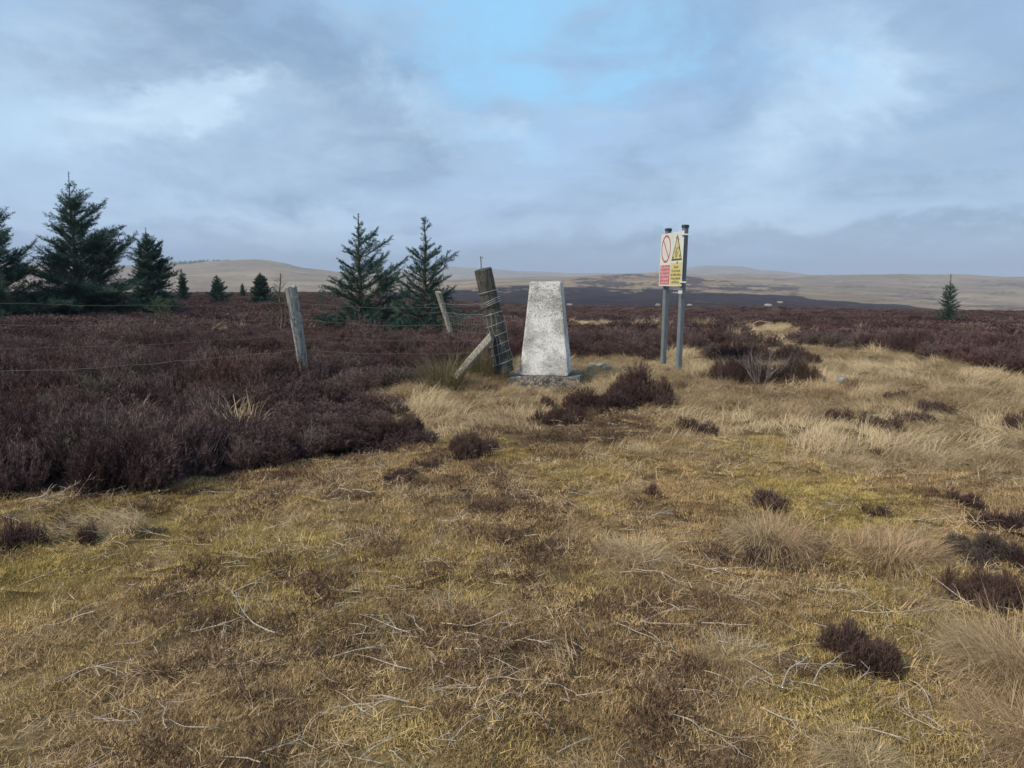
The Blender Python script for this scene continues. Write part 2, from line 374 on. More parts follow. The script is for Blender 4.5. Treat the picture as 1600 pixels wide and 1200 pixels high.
M_SW = sign_mat('sign_white', (.62, .62, .55)); M_SR = sign_mat('sign_red', (.50, .13, .15), .4); M_SY = sign_mat('sign_yellow', (.60, .50, .19), .4)
M_SK = sign_mat('sign_black', (.06, .065, .04), .3); M_SWT = sign_mat('sign_lettering_white', (.66, .52, .50), .3); M_SRING = sign_mat('sign_ring_red', (.42, .085, .09), .4)
m, n = newmat('sign_back'); finish(n, (.22, .23, .24), 0.5, metal=.4); M_SBACK = m

# painted concrete of the pillar
m, n = newmat('painted_concrete')
p = n.n('ShaderNodeTexCoord').outputs['Object']
sp = n.noise(p, 95, 3, 0.7); sp2 = n.noise(p, 32, 4, 0.7); bigp = n.noise(p, 3.5, 4, .6)
z = n.n('ShaderNodeSeparateXYZ', ins={0: p}).outputs[2]; x_ = n.n('ShaderNodeSeparateXYZ', ins={0: p}).outputs[0]
stain = n.math('ADD', n.math('MULTIPLY', n.mapr(z, 0.55, 1.15), 0.035), n.math('MULTIPLY', n.math('SUBTRACT', bigp, .5), .22))
streak = n.mapr(n.noise(n.vmath('MULTIPLY', p, (14, 14, 1.2)), 1.0, 4, .6), .52, .72)
fl = n.math('MAXIMUM', n.mapr(n.math('ADD', sp, stain), .555, .61), n.math('MULTIPLY', n.mapr(n.math('ADD', sp2, stain), .60, .66), .8))
c = n.mix(n.math('MULTIPLY', n.mapr(bigp, .40, .62), 1.0), (.68, .68, .67), (.45, .445, .42))
c = n.mix(n.math('MULTIPLY', streak, n.mapr(z, .3, 1.1, 0.05, .55)), c, (.26, .25, .22))
c = n.mix(n.math('MULTIPLY', fl, .85), c, (.17, .155, .135))
finish(n, c, 0.85, bump=n.math('SUBTRACT', n.math('MULTIPLY', sp2, .6), fl), bstr=.6, bdist=.006); M_PILLAR = m
m, n = newmat('rough_concrete')
p = n.n('ShaderNodeTexCoord').outputs['Object']
a = n.noise(p, 34, 5, .7); v = n.n('ShaderNodeTexVoronoi', ins={'Scale': 42.0}); n.link(p, v.inputs['Vector'])
c = n.mix(n.mapr(a, .35, .65), (.055, .053, .048), (.30, .26, .23)); c = n.mix(n.mapr(v.outputs['Distance'], .45, .1), c, (.40, .34, .31))
c = n.mix(n.mapr(n.noise(p, 5, 3), .5, .65), c, (.07, .075, .05))
finish(n, c, .95, bump=a, bstr=1, bdist=.02); M_CONC = m
m, n = newmat('pale_stone')
p = n.n('ShaderNodeTexCoord').outputs['Object']; a = n.noise(p, 9, 5, .65)
finish(n, n.mix(n.mapr(a, .35, .7), (.15, .15, .14), (.38, .375, .35)), .9, bump=a, bstr=.5, bdist=.02); M_STONE = m

# ground colours
m, n = newmat('moor_ground')
pos = n.n('ShaderNodeNewGeometry').outputs['Position']
A = lambda k: n.n('ShaderNodeAttribute', attribute_name=k).outputs['Fac']
f1 = n.noise(pos, 9, 5, .7); f2 = n.noise(pos, .35, 6, .65); f3 = n.noise(pos, .006, 8, .6); f4 = n.noise(n.vmath('MULTIPLY', pos, (1, 1, 4)), .045, 6, .65)
near = n.mix(n.mapr(f1, .35, .65), (.075, .052, .027), (.23, .165, .088))
near = n.mix(n.math('MULTIPLY', A('moss'), .8), near, n.mix(f1, (.11, .085, .03), (.25, .20, .075)))
near = n.mix(n.math('MULTIPLY', A('dark'), .85), near, (.055, .036, .022))
hea = n.mix(n.mapr(f1, .35, .65), (.022, .014, .014), (.05, .032, .028))
mid = n.mix(n.mapr(f2, .35, .68), (.060, .043, .048), (.150, .108, .108))
mid = n.mix(n.mapr(n.noise(n.vmath('MULTIPLY', pos, (1, .5, 1)), .9, 5, .75), .56, .66, 0, .6), mid, (.26, .19, .13))
drk = n.mix(n.mapr(f4, .35, .65), (.016, .011, .016), (.042, .028, .034))
drk = n.mix(n.mapr(n.noise(n.vmath('MULTIPLY', pos, (1, .35, 1)), .04, 7, .75), .60, .68, 0, .55), drk, (.20, .15, .10))
tan = n.mix(n.mapr(f3, .35, .65), (.30, .225, .145), (.165, .125, .09))
tan = n.mix(n.mapr(n.noise(n.vmath('MULTIPLY', pos, (1, .6, 1)), .018, 7, .7), .53, .68, 0, .65), tan, (.12, .085, .06))
tan = n.mix(n.mapr(n.noise(pos, .0022, 5, .6), .5, .66, 0, .6), tan, (.15, .115, .09))
tan = n.mix(n.mapr(n.noise(n.vmath('MULTIPLY', pos, (1, .8, 1)), .03, 6, .7), .58, .66, 0, .5), tan, (.60, .49, .33))
c = n.mix(A('hea'), near, hea); c = n.mix(A('mid'), c, mid); c = n.mix(A('tan'), c, tan); c = n.mix(A('drk'), c, drk)
finish(n, c, .95, bump=f1, bstr=.5, bdist=.03, spec=.1); M_GROUND = m

# ------------------------------------------------------------------ terrain mesh
azf = np.concatenate([np.linspace(-52, 52, 560), np.linspace(52, 308, 66)[1:-1]]) * math.pi / 180
NA = len(azf); rr = np.exp(np.linspace(math.log(0.45), math.log(9000), 430)); NRR = len(rr)
AA, RRg = np.meshgrid(azf, rr)
X = (RRg * np.sin(AA)).ravel(); Y = (RRg * np.cos(AA)).ravel()
Z = height(X, Y)
hea_, lng_, moss_, dark_, _ = zones(X, Y)
rad = np.hypot(X, Y); px, py = project(X, Y, Z)
pxc = np.clip(px, -600, 2200)
pxc = np.where(Y < rad * 0.3, np.where(X < 0, -600, 2200), pxc)
wav = (fbm(pxc, py * 5, 60, 4, 21) - .5)
mid_ = sstep(26, 45, rad)
edge = np.interp(pxc, [500, 620, 700, 760, 830, 900, 1000, 1100, 1200, 1300, 1400, 1500, 1600], [458, 456, 453, 449, 446, 450, 451, 455, 461, 468, 477, 488, 492])
drk_ = sstep(185, 200, rad + wav * 60) * (1 - sstep(700, 760, rad)) * (py > edge + wav * 10)
drk_ = np.where((pxc < 560) & (rad > 120) & (rad < 900), 1.0, drk_)
strips = fbm(pxc, py * 12, 34, 6, 22, .7)
drk_ = drk_ * (1 - sstep(.57, .59, strips) * (py < 458) * (py > 445) * (pxc > 640))
knoll = (fbm(pxc, py * 9, 34, 6, 23, .7) > .52) & (pxc > 815 + 6 * (450 - py)) & (pxc < 1250 + 30 * wav) & (py > 428) & (py <= edge + 3) & (rad > 500) & (rad < 1700) & (py > np.interp(pxc, [820, 900, 1000, 1100, 1180], [438, 433, 427, 434, 446]))
drk_ = np.maximum(drk_, knoll * 0.6)
belt = (fbm(pxc + 3 * (py - 440) * 6, py * 16, 60, 6, 24, .65) > .64) & (rad > 700) & (rad < 2300) & (pxc > 1080)
drk_ = np.maximum(drk_, belt * .35)
tan_ = sstep(180, 200, rad) * (1 - drk_)
V = np.column_stack([X, Y, Z]); V = np.vstack([V, [[0, 0, float(height(0.01, 0.0))]]])
i = np.arange(NRR - 1)[:, None] * NA; s = np.arange(NA)[None]; s2 = (s + 1) % NA
Fq = np.stack([i + s, i + NA + s, i + NA + s2, i + s2], -1).reshape(-1, 4)
Ft = np.stack([np.arange(NA), (np.arange(NA) + 1) % NA, np.full(NA, len(V) - 1)], -1)
ap = lambda a: np.append(a, 0)
g = obj('ground', mesh_np('ground', V, [Fq, Ft[:, ::-1]], {'hea': ap(hea_), 'moss': ap(moss_), 'dark': ap(dark_), 'mid': ap(mid_), 'tan': ap(tan_), 'drk': ap(drk_)}, M_GROUND, True))
tag(g, kind='structure')

# ------------------------------------------------------------------ vegetation pieces
def blades(n, rad, lmin, lmax, wid, lean0, lean1, curve, seed, segs=3, az_bias=None, spread=np.pi, z0=0.0, outward=0.0, gauss=False):
    """n tapered curved blades; lean = angle from vertical at the foot, curve = further bend to the tip"""
    r = np.random.default_rng(seed)
    a = r.random(n) * 2 * np.pi; q = (np.sqrt(r.random(n)) if not gauss else np.abs(r.normal(0, .5, n))) * rad
    bx, by = q * np.cos(a), q * np.sin(a)
    az = r.random(n) * 2 * np.pi if az_bias is None else az_bias + (r.random(n) - .5) * 2 * spread
    if outward > 0: az = np.where(r.random(n) < outward, a + r.normal(0, .5, n), az)
    L = lmin + (lmax - lmin) * r.random(n); th = lean0 + (lean1 - lean0) * r.random(n); cv = curve * (.4 + 1.2 * r.random(n))
    wd = wid * (.6 + .8 * r.random(n)); side = az + np.pi / 2 + r.normal(0, .6, n)
    sx, sy = np.cos(side), np.sin(side)
    P = [np.stack([bx, by, np.full(n, z0)], 1)]; t = th.copy()
    for k in range(segs):
        d = np.stack([np.sin(t) * np.cos(az), np.sin(t) * np.sin(az), np.cos(t)], 1)
        P.append(P[-1] + d * (L / segs)[:, None]); t = t + cv / segs; az = az + r.normal(0, .12, n)
    V = []; 
    for k in range(segs):
        wk = wd * (1 - .75 * (k / segs)) / 2; o = np.stack([sx * wk, sy * wk, 0 * wk], 1)
        V += [P[k] - o, P[k] + o]
    V.append(P[-1]); V = np.stack(V, 1)                  # n, 2segs+1, 3
    nv = 2 * segs + 1; b = np.arange(n)[:, None] * nv; F3 = []; F4 = []
    for k in range(segs - 1): F4.append(b + np.array([[2 * k, 2 * k + 1, 2 * k + 3, 2 * k + 2]]))
    F3.append(b + np.array([[2 * segs - 2, 2 * segs - 1, 2 * segs]]))
    return V.reshape(-1, 3), (np.concatenate(F4) if F4 else np.zeros((0, 4), int)), np.concatenate(F3), np.repeat(r.random(n), nv)
def merge(parts):
    V = []; F4 = []; F3 = []; T = []; o = 0
    for v, f4, f3, t in parts:
        V.append(v); F4.append(f4 + o); F3.append(f3 + o); T.append(t); o += len(v)
    return np.concatenate(V), np.concatenate(F4), np.concatenate(F3), np.concatenate(T)
def blade_mesh(name, parts, mat):
    V, F4, F3, T = merge(parts); return mesh_np(name, V, [F4, F3], {'rnd': T}, mat)

def heather_geo(rad, hgt, nst, nsp, seed, wst=.004, wsp=.005, fill=1.0, sprig=(.03, .075)):
    """a dome of wiry stems that carry short upright sprigs"""
    r = np.random.default_rng(seed); V = []; F4 = []; F3 = []; T = []
    a = r.random(nst) * 2 * np.pi; q = np.sqrt(r.random(nst)) * rad
    tip = np.stack([q * np.cos(a), q * np.sin(a), hgt * np.sqrt(np.clip(1.04 - (q / rad) ** 2, 0, 1)) * (.72 + .38 * r.random(nst)) + .02], 1)
    foot = np.stack([tip[:, 0] * .35, tip[:, 1] * .35, np.zeros(nst)], 1) + r.normal(0, .02, (nst, 3)) * [1, 1, 0]
    mid = (tip + foot) / 2 + np.stack([tip[:, 0] * .22, tip[:, 1] * .22, -.02 + 0 * q], 1) + r.normal(0, .02, (nst, 3))
    side = np.cross(tip - foot, r.normal(0, 1, (nst, 3))); side /= np.linalg.norm(side, axis=1)[:, None] + 1e-9
    wv_ = side * wst / 2
    Vs = np.stack([foot - wv_, foot + wv_, mid - wv_ * .8, mid + wv_ * .8, tip], 1).reshape(-1, 3)
    b = np.arange(nst)[:, None] * 5
    V.append(Vs); F4.append(b + [[0, 1, 3, 2]]); F3.append(b + [[2, 3, 4]]); T.append(np.repeat(r.random(nst) * .4, 5)); off = len(Vs)
    m_ = nst * nsp; t = 1 - r.random((nst, nsp)) ** 1.3 * .75 * fill; t = t.ravel()[:, None]
    f_, m2, t_ = (np.repeat(x, nsp, 0) for x in (foot, mid, tip))
    P = (1 - t) ** 2 * f_ + 2 * t * (1 - t) * m2 + t * t * t_
    out = np.stack([P[:, 0], P[:, 1], 0 * P[:, 0]], 1) / (rad + 1e-6) * .5
    d = np.array([0, 0, 1.0]) + out + r.normal(0, .42, (m_, 3)); d /= np.linalg.norm(d, axis=1)[:, None]
    L = (sprig[0] + (sprig[1] - sprig[0]) * r.random(m_))[:, None]
    sd = np.cross(d, r.normal(0, 1, (m_, 3))); sd /= np.linalg.norm(sd, axis=1)[:, None] + 1e-9
    wv_ = sd * wsp / 2 * (.6 + .8 * r.random((m_, 1)))
    Vp = np.stack([P - wv_ * .5, P + wv_ * .5, P + d * L * .55 + wv_, P + d * L * .55 - wv_, P + d * L], 1).reshape(-1, 3)
    b = np.arange(m_)[:, None] * 5 + off
    V.append(Vp); F4.append(b + [[0, 1, 2, 3]]); F3.append(b + [[3, 2, 4]])
    T.append(np.repeat(np.clip(.15 + .75 * r.random(m_) ** 1.6 + .12 * (t[:, 0] > .9), 0, 1), 5))
    return np.concatenate(V), np.concatenate(F4), np.concatenate(F3), np.concatenate(T)

def shifted(g, dx, dy):
    g[0][:, 0] += dx; g[0][:, 1] += dy; return g
def twig_paths(L, r0, seed, nb=2, flat=1.0):
    r = random.Random(seed); out = []
    def grow(p, d, L, r0, depth):
        k = max(4, int(L / .035)); P = [p]; dd = Vector(d)
        for i in range(k):
            dd = (dd + Vector((r.gauss(0, .2), r.gauss(0, .2), r.gauss(0, .10)))).normalized()
            dd.z -= .10 * flat * (P[-1].z > .02) ; P.append(P[-1] + dd * (L / k))
            if flat: P[-1].z = max(P[-1].z, .002)
        out.append((np.array([tuple(q) for q in P]), np.linspace(r0, r0 * .4, len(P))))
        if depth:
            for b in range(r.randint(1, nb)):
                i = r.randint(1, len(P) - 2); a = r.choice((-1, 1)) * r.uniform(.5, 1.1)
                a *= .85; d2 = Vector((dd.x * math.cos(a) - dd.y * math.sin(a), dd.x * math.sin(a) + dd.y * math.cos(a), dd.z + r.uniform(0, .35)))
                grow(P[i], d2, L * r.uniform(.3, .6), r0 * .65, depth - 1)
    grow(Vector((0, 0, .008)), (1, 0, .12), L, r0, 1 if nb < 3 else 2)
    return out

lib_n = [0]
def library(meshes):
    c = bpy.data.collections.new('library_%d' % lib_n[0]); lib_n[0] += 1
    for k, me in enumerate(meshes):
        o = bpy.data.objects.new('piece_%02d' % k, me); c.objects.link(o)
    return c
def scatter(name, pts, rot, scl, idx, tint, coll, label, cat=None):
    """stuff: one object whose geometry nodes set the pieces of a library on the points"""
    me = bpy.data.meshes.new(name); me.vertices.add(len(pts)); me.vertices.foreach_set('co', np.asarray(pts, np.float32).ravel())
    a = me.attributes.new('rotv', 'FLOAT_VECTOR', 'POINT'); a.data.foreach_set('vector', np.asarray(rot, np.float32).ravel())
    a = me.attributes.new('sclv', 'FLOAT_VECTOR', 'POINT'); a.data.foreach_set('vector', np.asarray(scl, np.float32).ravel())
    a = me.attributes.new('idx', 'INT', 'POINT'); a.data.foreach_set('value', np.asarray(idx, np.int32))
    a = me.attributes.new('tint', 'FLOAT', 'POINT'); a.data.foreach_set('value', np.asarray(tint, np.float32))
    o = obj(name, me); t = bpy.data.node_groups.new(name + '_nodes', 'GeometryNodeTree')
    t.interface.new_socket('Geometry', in_out='INPUT', socket_type='NodeSocketGeometry'); t.interface.new_socket('Geometry', in_out='OUTPUT', socket_type='NodeSocketGeometry')
    N = t.nodes.new; gi = N('NodeGroupInput'); go = N('NodeGroupOutput'); ip = N('GeometryNodeInstanceOnPoints'); ci = N('GeometryNodeCollectionInfo')
    ci.inputs['Collection'].default_value = coll; ci.inputs['Separate Children'].default_value = True; ci.inputs['Reset Children'].default_value = True
    def na(nm, dt):
        x = N('GeometryNodeInputNamedAttribute'); x.data_type = dt; x.inputs['Name'].default_value = nm; return x.outputs['Attribute']
    e2r = N('FunctionNodeEulerToRotation'); L = t.links.new
    L(gi.outputs[0], ip.inputs['Points']); L(ci.outputs[0], ip.inputs['Instance']); ip.inputs['Pick Instance'].default_value = True
    L(na('idx', 'INT'), ip.inputs['Instance Index']); L(na('rotv', 'FLOAT_VECTOR'), e2r.inputs[0]); L(e2r.outputs[0], ip.inputs['Rotation'])
    L(na('sclv', 'FLOAT_VECTOR'), ip.inputs['Scale']); L(ip.outputs[0], go.inputs[0])
    md = o.modifiers.new('scatter', 'NODES'); md.node_group = t
    return tag(o, label, cat, kind='stuff')
def sector(r0, r1, dens, seed, half=46):
    """random ground points in the view sector at the given density per square metre"""
    r = np.random.default_rng(seed); A = R(half) * (r1 * r1 - r0 * r0); n = int(A * dens)
    rr_ = np.sqrt(r.random(n) * (r1 * r1 - r0 * r0) + r0 * r0); az = (r.random(n) * 2 - 1) * R(half)
    return rr_ * np.sin(az), rr_ * np.cos(az), r
def put(name, x, y, z, r, coll, npc, smin, smax, tint, label, cat, tilt=.15, zscale=None, sink=0.0, yaw=None):
    n_ = len(x); s = smin + (smax - smin) * r.random(n_)
    yw = r.random(n_) * 6.283 if yaw is None else yaw
    rot = np.column_stack([r.normal(0, tilt, n_), r.normal(0, tilt, n_), yw])
    zs = s * (zscale if zscale is not None else 1.0)
    scatter(name, np.column_stack([x, y, z - sink]), rot, np.column_stack([s, s, zs]), r.integers(0, npc, n_), tint, coll, label, cat)

PLAT = Vector((0, 0, 0))
# positions of the big things, needed to keep grass out of them
PIL = atd(853.5, 582, 9.45)
def clear(x, y, pts):
    k = np.ones(len(x), bool)
    for (cx, cy, cr) in pts: k &= ((x - cx) ** 2 + (y - cy) ** 2) > cr * cr
    return k
KEEP = [(PIL.x, PIL.y, .60)]

# moss and short turf
C_MOSS = library([blade_mesh('moss_tuft', [blades(560, .13, .010, .026, .0026, .1, 1.3, .5, s, 1), blades(60, .14, .02, .05, .0026, .6, 1.4, .4, s + 50, 2)], M_MOSS) for s in range(5)])
x, y, r = sector(1.7, 6.0, 130, 1); x2, y2, _ = sector(6.0, 14, 40, 2); x = np.concatenate([x, x2]); y = np.concatenate([y, y2])
h_, l_, m_, d_, z = zones(x, y); k = (h_ < .5) & (l_ < .5) & clear(x, y, KEEP) & (r.random(len(x)) > d_ * .45)
x, y, z, m_ = x[k], y[k], z[k], m_[k]
put('moss_carpet', x, y, z, r, C_MOSS, 5, .7, 1.25, m_, 'low carpet of yellow green moss and short turf over the near ground', 'moss')
# short laid straw
C_STRAW = library([blade_mesh('straw_mat', [blades(90, .16, .03, .08, .0026, 1.0, 1.5, .35, s, 2, z0=.012), blades(16, .14, .04, .10, .0024, .2, 1.1, .9, s + 9, 3)], M_STRAW) for s in range(20, 26)])
x, y, r = sector(1.7, 6.0, 30, 3); x2, y2, _ = sector(6.0, 16, 26, 4); x = np.concatenate([x, x2]); y = np.concatenate([y, y2])
h_, l_, m_, d_, z = zones(x, y); k = (h_ < .5) & (l_ < .5) & clear(x, y, KEEP) & (r.random(len(x)) > m_ * .55) & (r.random(len(x)) > d_ * .4)
x, y, z = x[k], y[k], z[k]
put('straw_litter', x, y, z, r, C_STRAW, 6, .75, 1.3, fbm(x, y, 1.3, 3, 31) * 1.6 - .4, 'matted dry straw coloured grass lying flat among the moss', 'dry grass')
# dark low heather litter
C_LOW = library([blade_mesh('low_heather', [heather_geo(.13, .04, 34, 8, s, .003, .0035, 1.2, (.012, .03)), blades(40, .15, .03, .08, .0025, .9, 1.5, .3, s, 2)], M_LOW) for s in range(40, 44)])
x, y, r = sector(1.7, 11, 60, 5); h_, l_, m_, d_, z = zones(x, y)
k = (h_ < .5) & clear(x, y, KEEP) & (r.random(len(x)) < np.maximum(d_ * .62 + .02, .6 * blobs(x, y, [(700, 712, .5), (560, 735, .4), (420, 760, .35), (250, 775, .4), (660, 690, .4), (60, 800, .5), (1110, 610, .4), (1290, 600, .4)])))
x, y, z = x[k], y[k], z[k]
put('heather_stubble', x, y, z, r, C_LOW, 4, .6, 1.2, r.random(len(x)), 'dark brown stubble of low heather in patches on the moss', 'heather stubble')
# long pale bent grass
C_LONG = library([blade_mesh('bent_grass', [blades(120, .15, .10, .26, .0034, .25, 1.15, 1.3, s, 4, az_bias=0, spread=1.2), blades(40, .14, .05, .14, .003, .8, 1.4, .5, s + 5, 3)], M_LONG) for s in range(60, 66)])
x, y, r = sector(4.5, 14, 34, 6); x2, y2, _ = sector(14, 40, 11, 7); x = np.concatenate([x, x2]); y = np.concatenate([y, y2])
h_, l_, m_, d_, z = zones(x, y); pr = np.where(l_ > .5, .95, .10 * (fbm(x, y, .8, 3, 33) > .5) * (x > .3))
k = (h_ < .5) & clear(x, y, KEEP) & (r.random(len(x)) < pr * (.45 + .9 * fbm(x, y, .45, 2, 34)))
x, y, z = x[k], y[k], z[k]; far_ = 1 + .5 * sstep(14, 30, np.hypot(x, y))
yaw = fbm(x, y, 1.2, 2, 35) * 9 + r.normal(0, .5, len(x))
put('bent_grass', x, y, z, r, C_LONG, 6, .55, 1.15, fbm(x, y, .9, 3, 36) * 1.8 - .5, 'long pale bleached grass blown over in waves round the pillar and across the right', 'grass', yaw=yaw, zscale=.9)
x, y, r = sector(1.8, 9, 9, 8); h_, l_, m_, d_, z = zones(x, y)
k = (h_ < .5) & (l_ < .5) & clear(x, y, KEEP) & (r.random(len(x)) < sstep(.42, .62, fbm(x, y, .7, 3, 37)) * np.where(x > .2, 1.0, .55))
x, y, z = x[k], y[k], z[k]; yaw = fbm(x, y, 1.0, 2, 38) * 9 + r.normal(0, .7, len(x))
put('sparse_grass', x, y, z, r, C_LONG, 6, .3, .75, fbm(x, y, .9, 3, 39) * 2 - .2, 'thin scattered wisps of dry grass on the mossy foreground', 'grass', yaw=yaw, zscale=.8)

# heather mass
C_HEA = library([blade_mesh('heather_plant', [heather_geo(.17 + .03 * (s % 3), .30 + .05 * (s % 4), 90, 34, s, .0035, .0036, 1.0, (.02, .06)), shifted(heather_geo(.15, .24 + .06 * (s % 3), 70, 34, s + 7, .0035, .0036, 1.0, (.02, .06)), .2, .05), shifted(heather_geo(.14, .34, 70, 34, s + 8, .0035, .0036, 1.0, (.02, .06)), -.08, -.2)], M_HEA) for s in range(80, 85)])
C_HEAF = library([blade_mesh('heather_plant_small', [heather_geo(.40, .40, 100, 22, s, .007, .009, 1.0, (.03, .075))], M_HEA) for s in range(90, 94)])
def hea_pts(r0, r1, dens, seed):
    x, y, r = sector(r0, r1, dens, seed, 50); h_, l_, m_, d_, z = zones(x, y)
    k = (h_ > .5) & clear(x, y, [(PIL.x, PIL.y, .62)]); return x[k], y[k], z[k], r
x, y, z, r = hea_pts(3.2, 17, 15, 9)
zs = (.15 + 1.5 * fbm(x, y, 1.0, 3, 41)) * (.78 + .22 * sstep(0, 1.5, -x) * sstep(0, 7, 8.5 - y)) * (1 - .35 * sstep(12, 17, y) * (x > 0))
qx, qy = project(x, y, z); zs = zs * (1 - .4 * sstep(430, 600, qx) * sstep(590, 640, qy))
put('heather', x, y, z, r, C_HEA, 5, .75, 1.25, fbm(x, y, 1.3, 3, 42) * 2.2 - .6, 'deep purple brown heather covering the left of the moor and the belt behind the pillar', 'heather', zscale=zs)
x, y, z, r = hea_pts(17, 60, 3.2, 10)
zs = .75 + .5 * fbm(x, y, 4, 3, 43)
put('distant_heather', x, y, z, r, C_HEAF, 4, 1.0, 1.7, fbm(x, y, 4, 3, 44) * 2.2 - .6, 'purple brown heather spreading away between the spruces and over the plain', 'heather', zscale=zs * np.where(x > -2, .36, .52))
x, y, z, r = hea_pts(60, 170, .9, 12)
put('far_heather', x, y, z, r, C_HEAF, 4, 1.2, 2.0, fbm(x, y, 9, 3, 45) * 2.4 - .3, 'far low heather on the flat brown plain below the hills', 'heather', zscale=.22 + .16 * r.random(len(x)))

# twigs
C_TWIG = library([mesh_np('small_twig', *(lambda a: (a[0], a[1], {'rnd': a[2]}))(tubes(twig_paths(.06 + .035 * (s % 4), .0016 + .0003 * (s % 3), s, 1), 4)), M_TWIG, True) for s in range(10)])
x, y, r = sector(1.7, 9, 95, 13); h_, l_, m_, d_, z = zones(x, y)
k = (h_ < .5) & (l_ < .5) & (r.random(len(x)) < .06 + .94 * sstep(.50, .62, fbm(x, y, .45, 3, 46)) * (1 - sstep(4, 9, y)))
x, y, z = x[k], y[k], z[k]
put('twig_litter', x, y, z + .018, r, C_TWIG, 10, .6, 1.5, r.random(len(x)), 'small bleached heather twigs littering the moss', 'twigs', tilt=.12)
TW = [mesh_np('dead_twig', *(lambda a: (a[0], a[1], {'rnd': a[2]}))(tubes(twig_paths(.15 + .05 * (s % 4), .0026 + .0005 * (s % 3), s + 40, 2), 5)), M_TWIG, True) for s in range(12)]
TWP = [(680, 1080, .2), (640, 1110, 2.9), (780, 1000, 1.1), (700, 1050, 2.5), (820, 1010, -1), (560, 1130, .4), (480, 1150, 1.3), (430, 1000, 2.6), (350, 1050, .1), (200, 1140, 3.0), (260, 1110, .3), (90, 1080, .5), (30, 1170, .7), (130, 960, .5), (240, 950, .8), (330, 1150, 3.1), (470, 1170, -1), (520, 1040, .1), (120, 1055, -1.4), (60, 990, .1), (590, 1050, .9), (740, 1120, .4), (780, 1070, 0), (850, 1080, -.7), (900, 1100, -.5), (1040, 1130, -.6), (960, 870, 1.2), (985, 900, -.6), (1000, 890, -.4), (1340, 880, 1.8), (1365, 910, -1.2), (1370, 955, -1.2), (1280, 820, .4), (1250, 965, -1.3), (1330, 965, -.3), (1270, 1080, .7), (1350, 1090, .2), (1420, 1075, -1.5), (1440, 1130, -1.2), (1500, 1150, -1.4), (1540, 1180, -1.4), (1330, 1150, -1), (1130, 1170, -1), (1100, 1150, -.7), (1190, 1120, -1), (1100, 1060, -.9), (1180, 1070, -.8), (1220, 1090, .8), (1330, 1080, .1), (1160, 1090, .8), (1010, 1190, -.4), (700, 1180, 1.2), (760, 1160, .9), (480, 1090, .6), (300, 1000, .6), (180, 1020, -.1), (640, 740, 0), (530, 770, -.8), (860, 745, .2), (1145, 765, .8), (1480, 690, .3), (1120, 690, -.8), (1540, 700, .1), (140, 1140, .4), (410, 1190, .2), (870, 1190, .3), (610, 1000, .4), (690, 985, -.4), (810, 1100, .5), (1060, 1090, -.6)]
TWO = []
for q, (px_, py_, a) in enumerate(TWP):
    g_ = ground(px_, py_); o = obj('dead_twig', TW[q % 12]); s_ = .55 + .5 * ((q * 37) % 10) / 10
    o.location = (g_.x, g_.y, g_.z + .022); o.rotation_euler = (0, (((q * 13) % 7) - 3) * .03, a); o.scale = (s_, s_, s_)
    TWO.append(o); tag(o, 'bleached grey dead heather twig on open mossy turf, one of many alike', 'twig', 'dead heather twigs lying on the moss')

# ------------------------------------------------------------------ separate heather bushes
def ragged(seed, nlob, n_, nsp, ws, spr):
    r = random.Random(seed); parts = []
    for k in range(nlob):
        a = k * 2.4 + r.uniform(-.4, .4); q = .34 * math.sqrt(k / nlob); rd = r.uniform(.13, .26); hh = r.uniform(.22, .50) * (1 - .5 * q)
        g = heather_geo(rd, hh, int(n_ * (rd / .2) ** 2), nsp, seed + k, .005, ws, 1.0, spr); g[0][:, 0] += q * 1.15 * math.cos(a); g[0][:, 1] += q * 1.15 * math.sin(a); parts.append(g)
    for k in range(5):                                   # straggling outliers at the skirt
        a = r.random() * 6.28; g = heather_geo(.09, .14, int(n_ * .12), nsp // 2, seed + 50 + k, .004, ws, 1.0, spr); g[0][:, 0] += .47 * math.cos(a); g[0][:, 1] += .47 * math.sin(a); parts.append(g)
    return blade_mesh('heather_bush', parts, M_HEAB)
HB = [ragged(s, 8, 130, 26, .0045, (.025, .08)) for s in (101, 131, 163)]
HS = [ragged(s, 6, 34, 14, .009, (.05, .15)) for s in (211, 241, 273)]
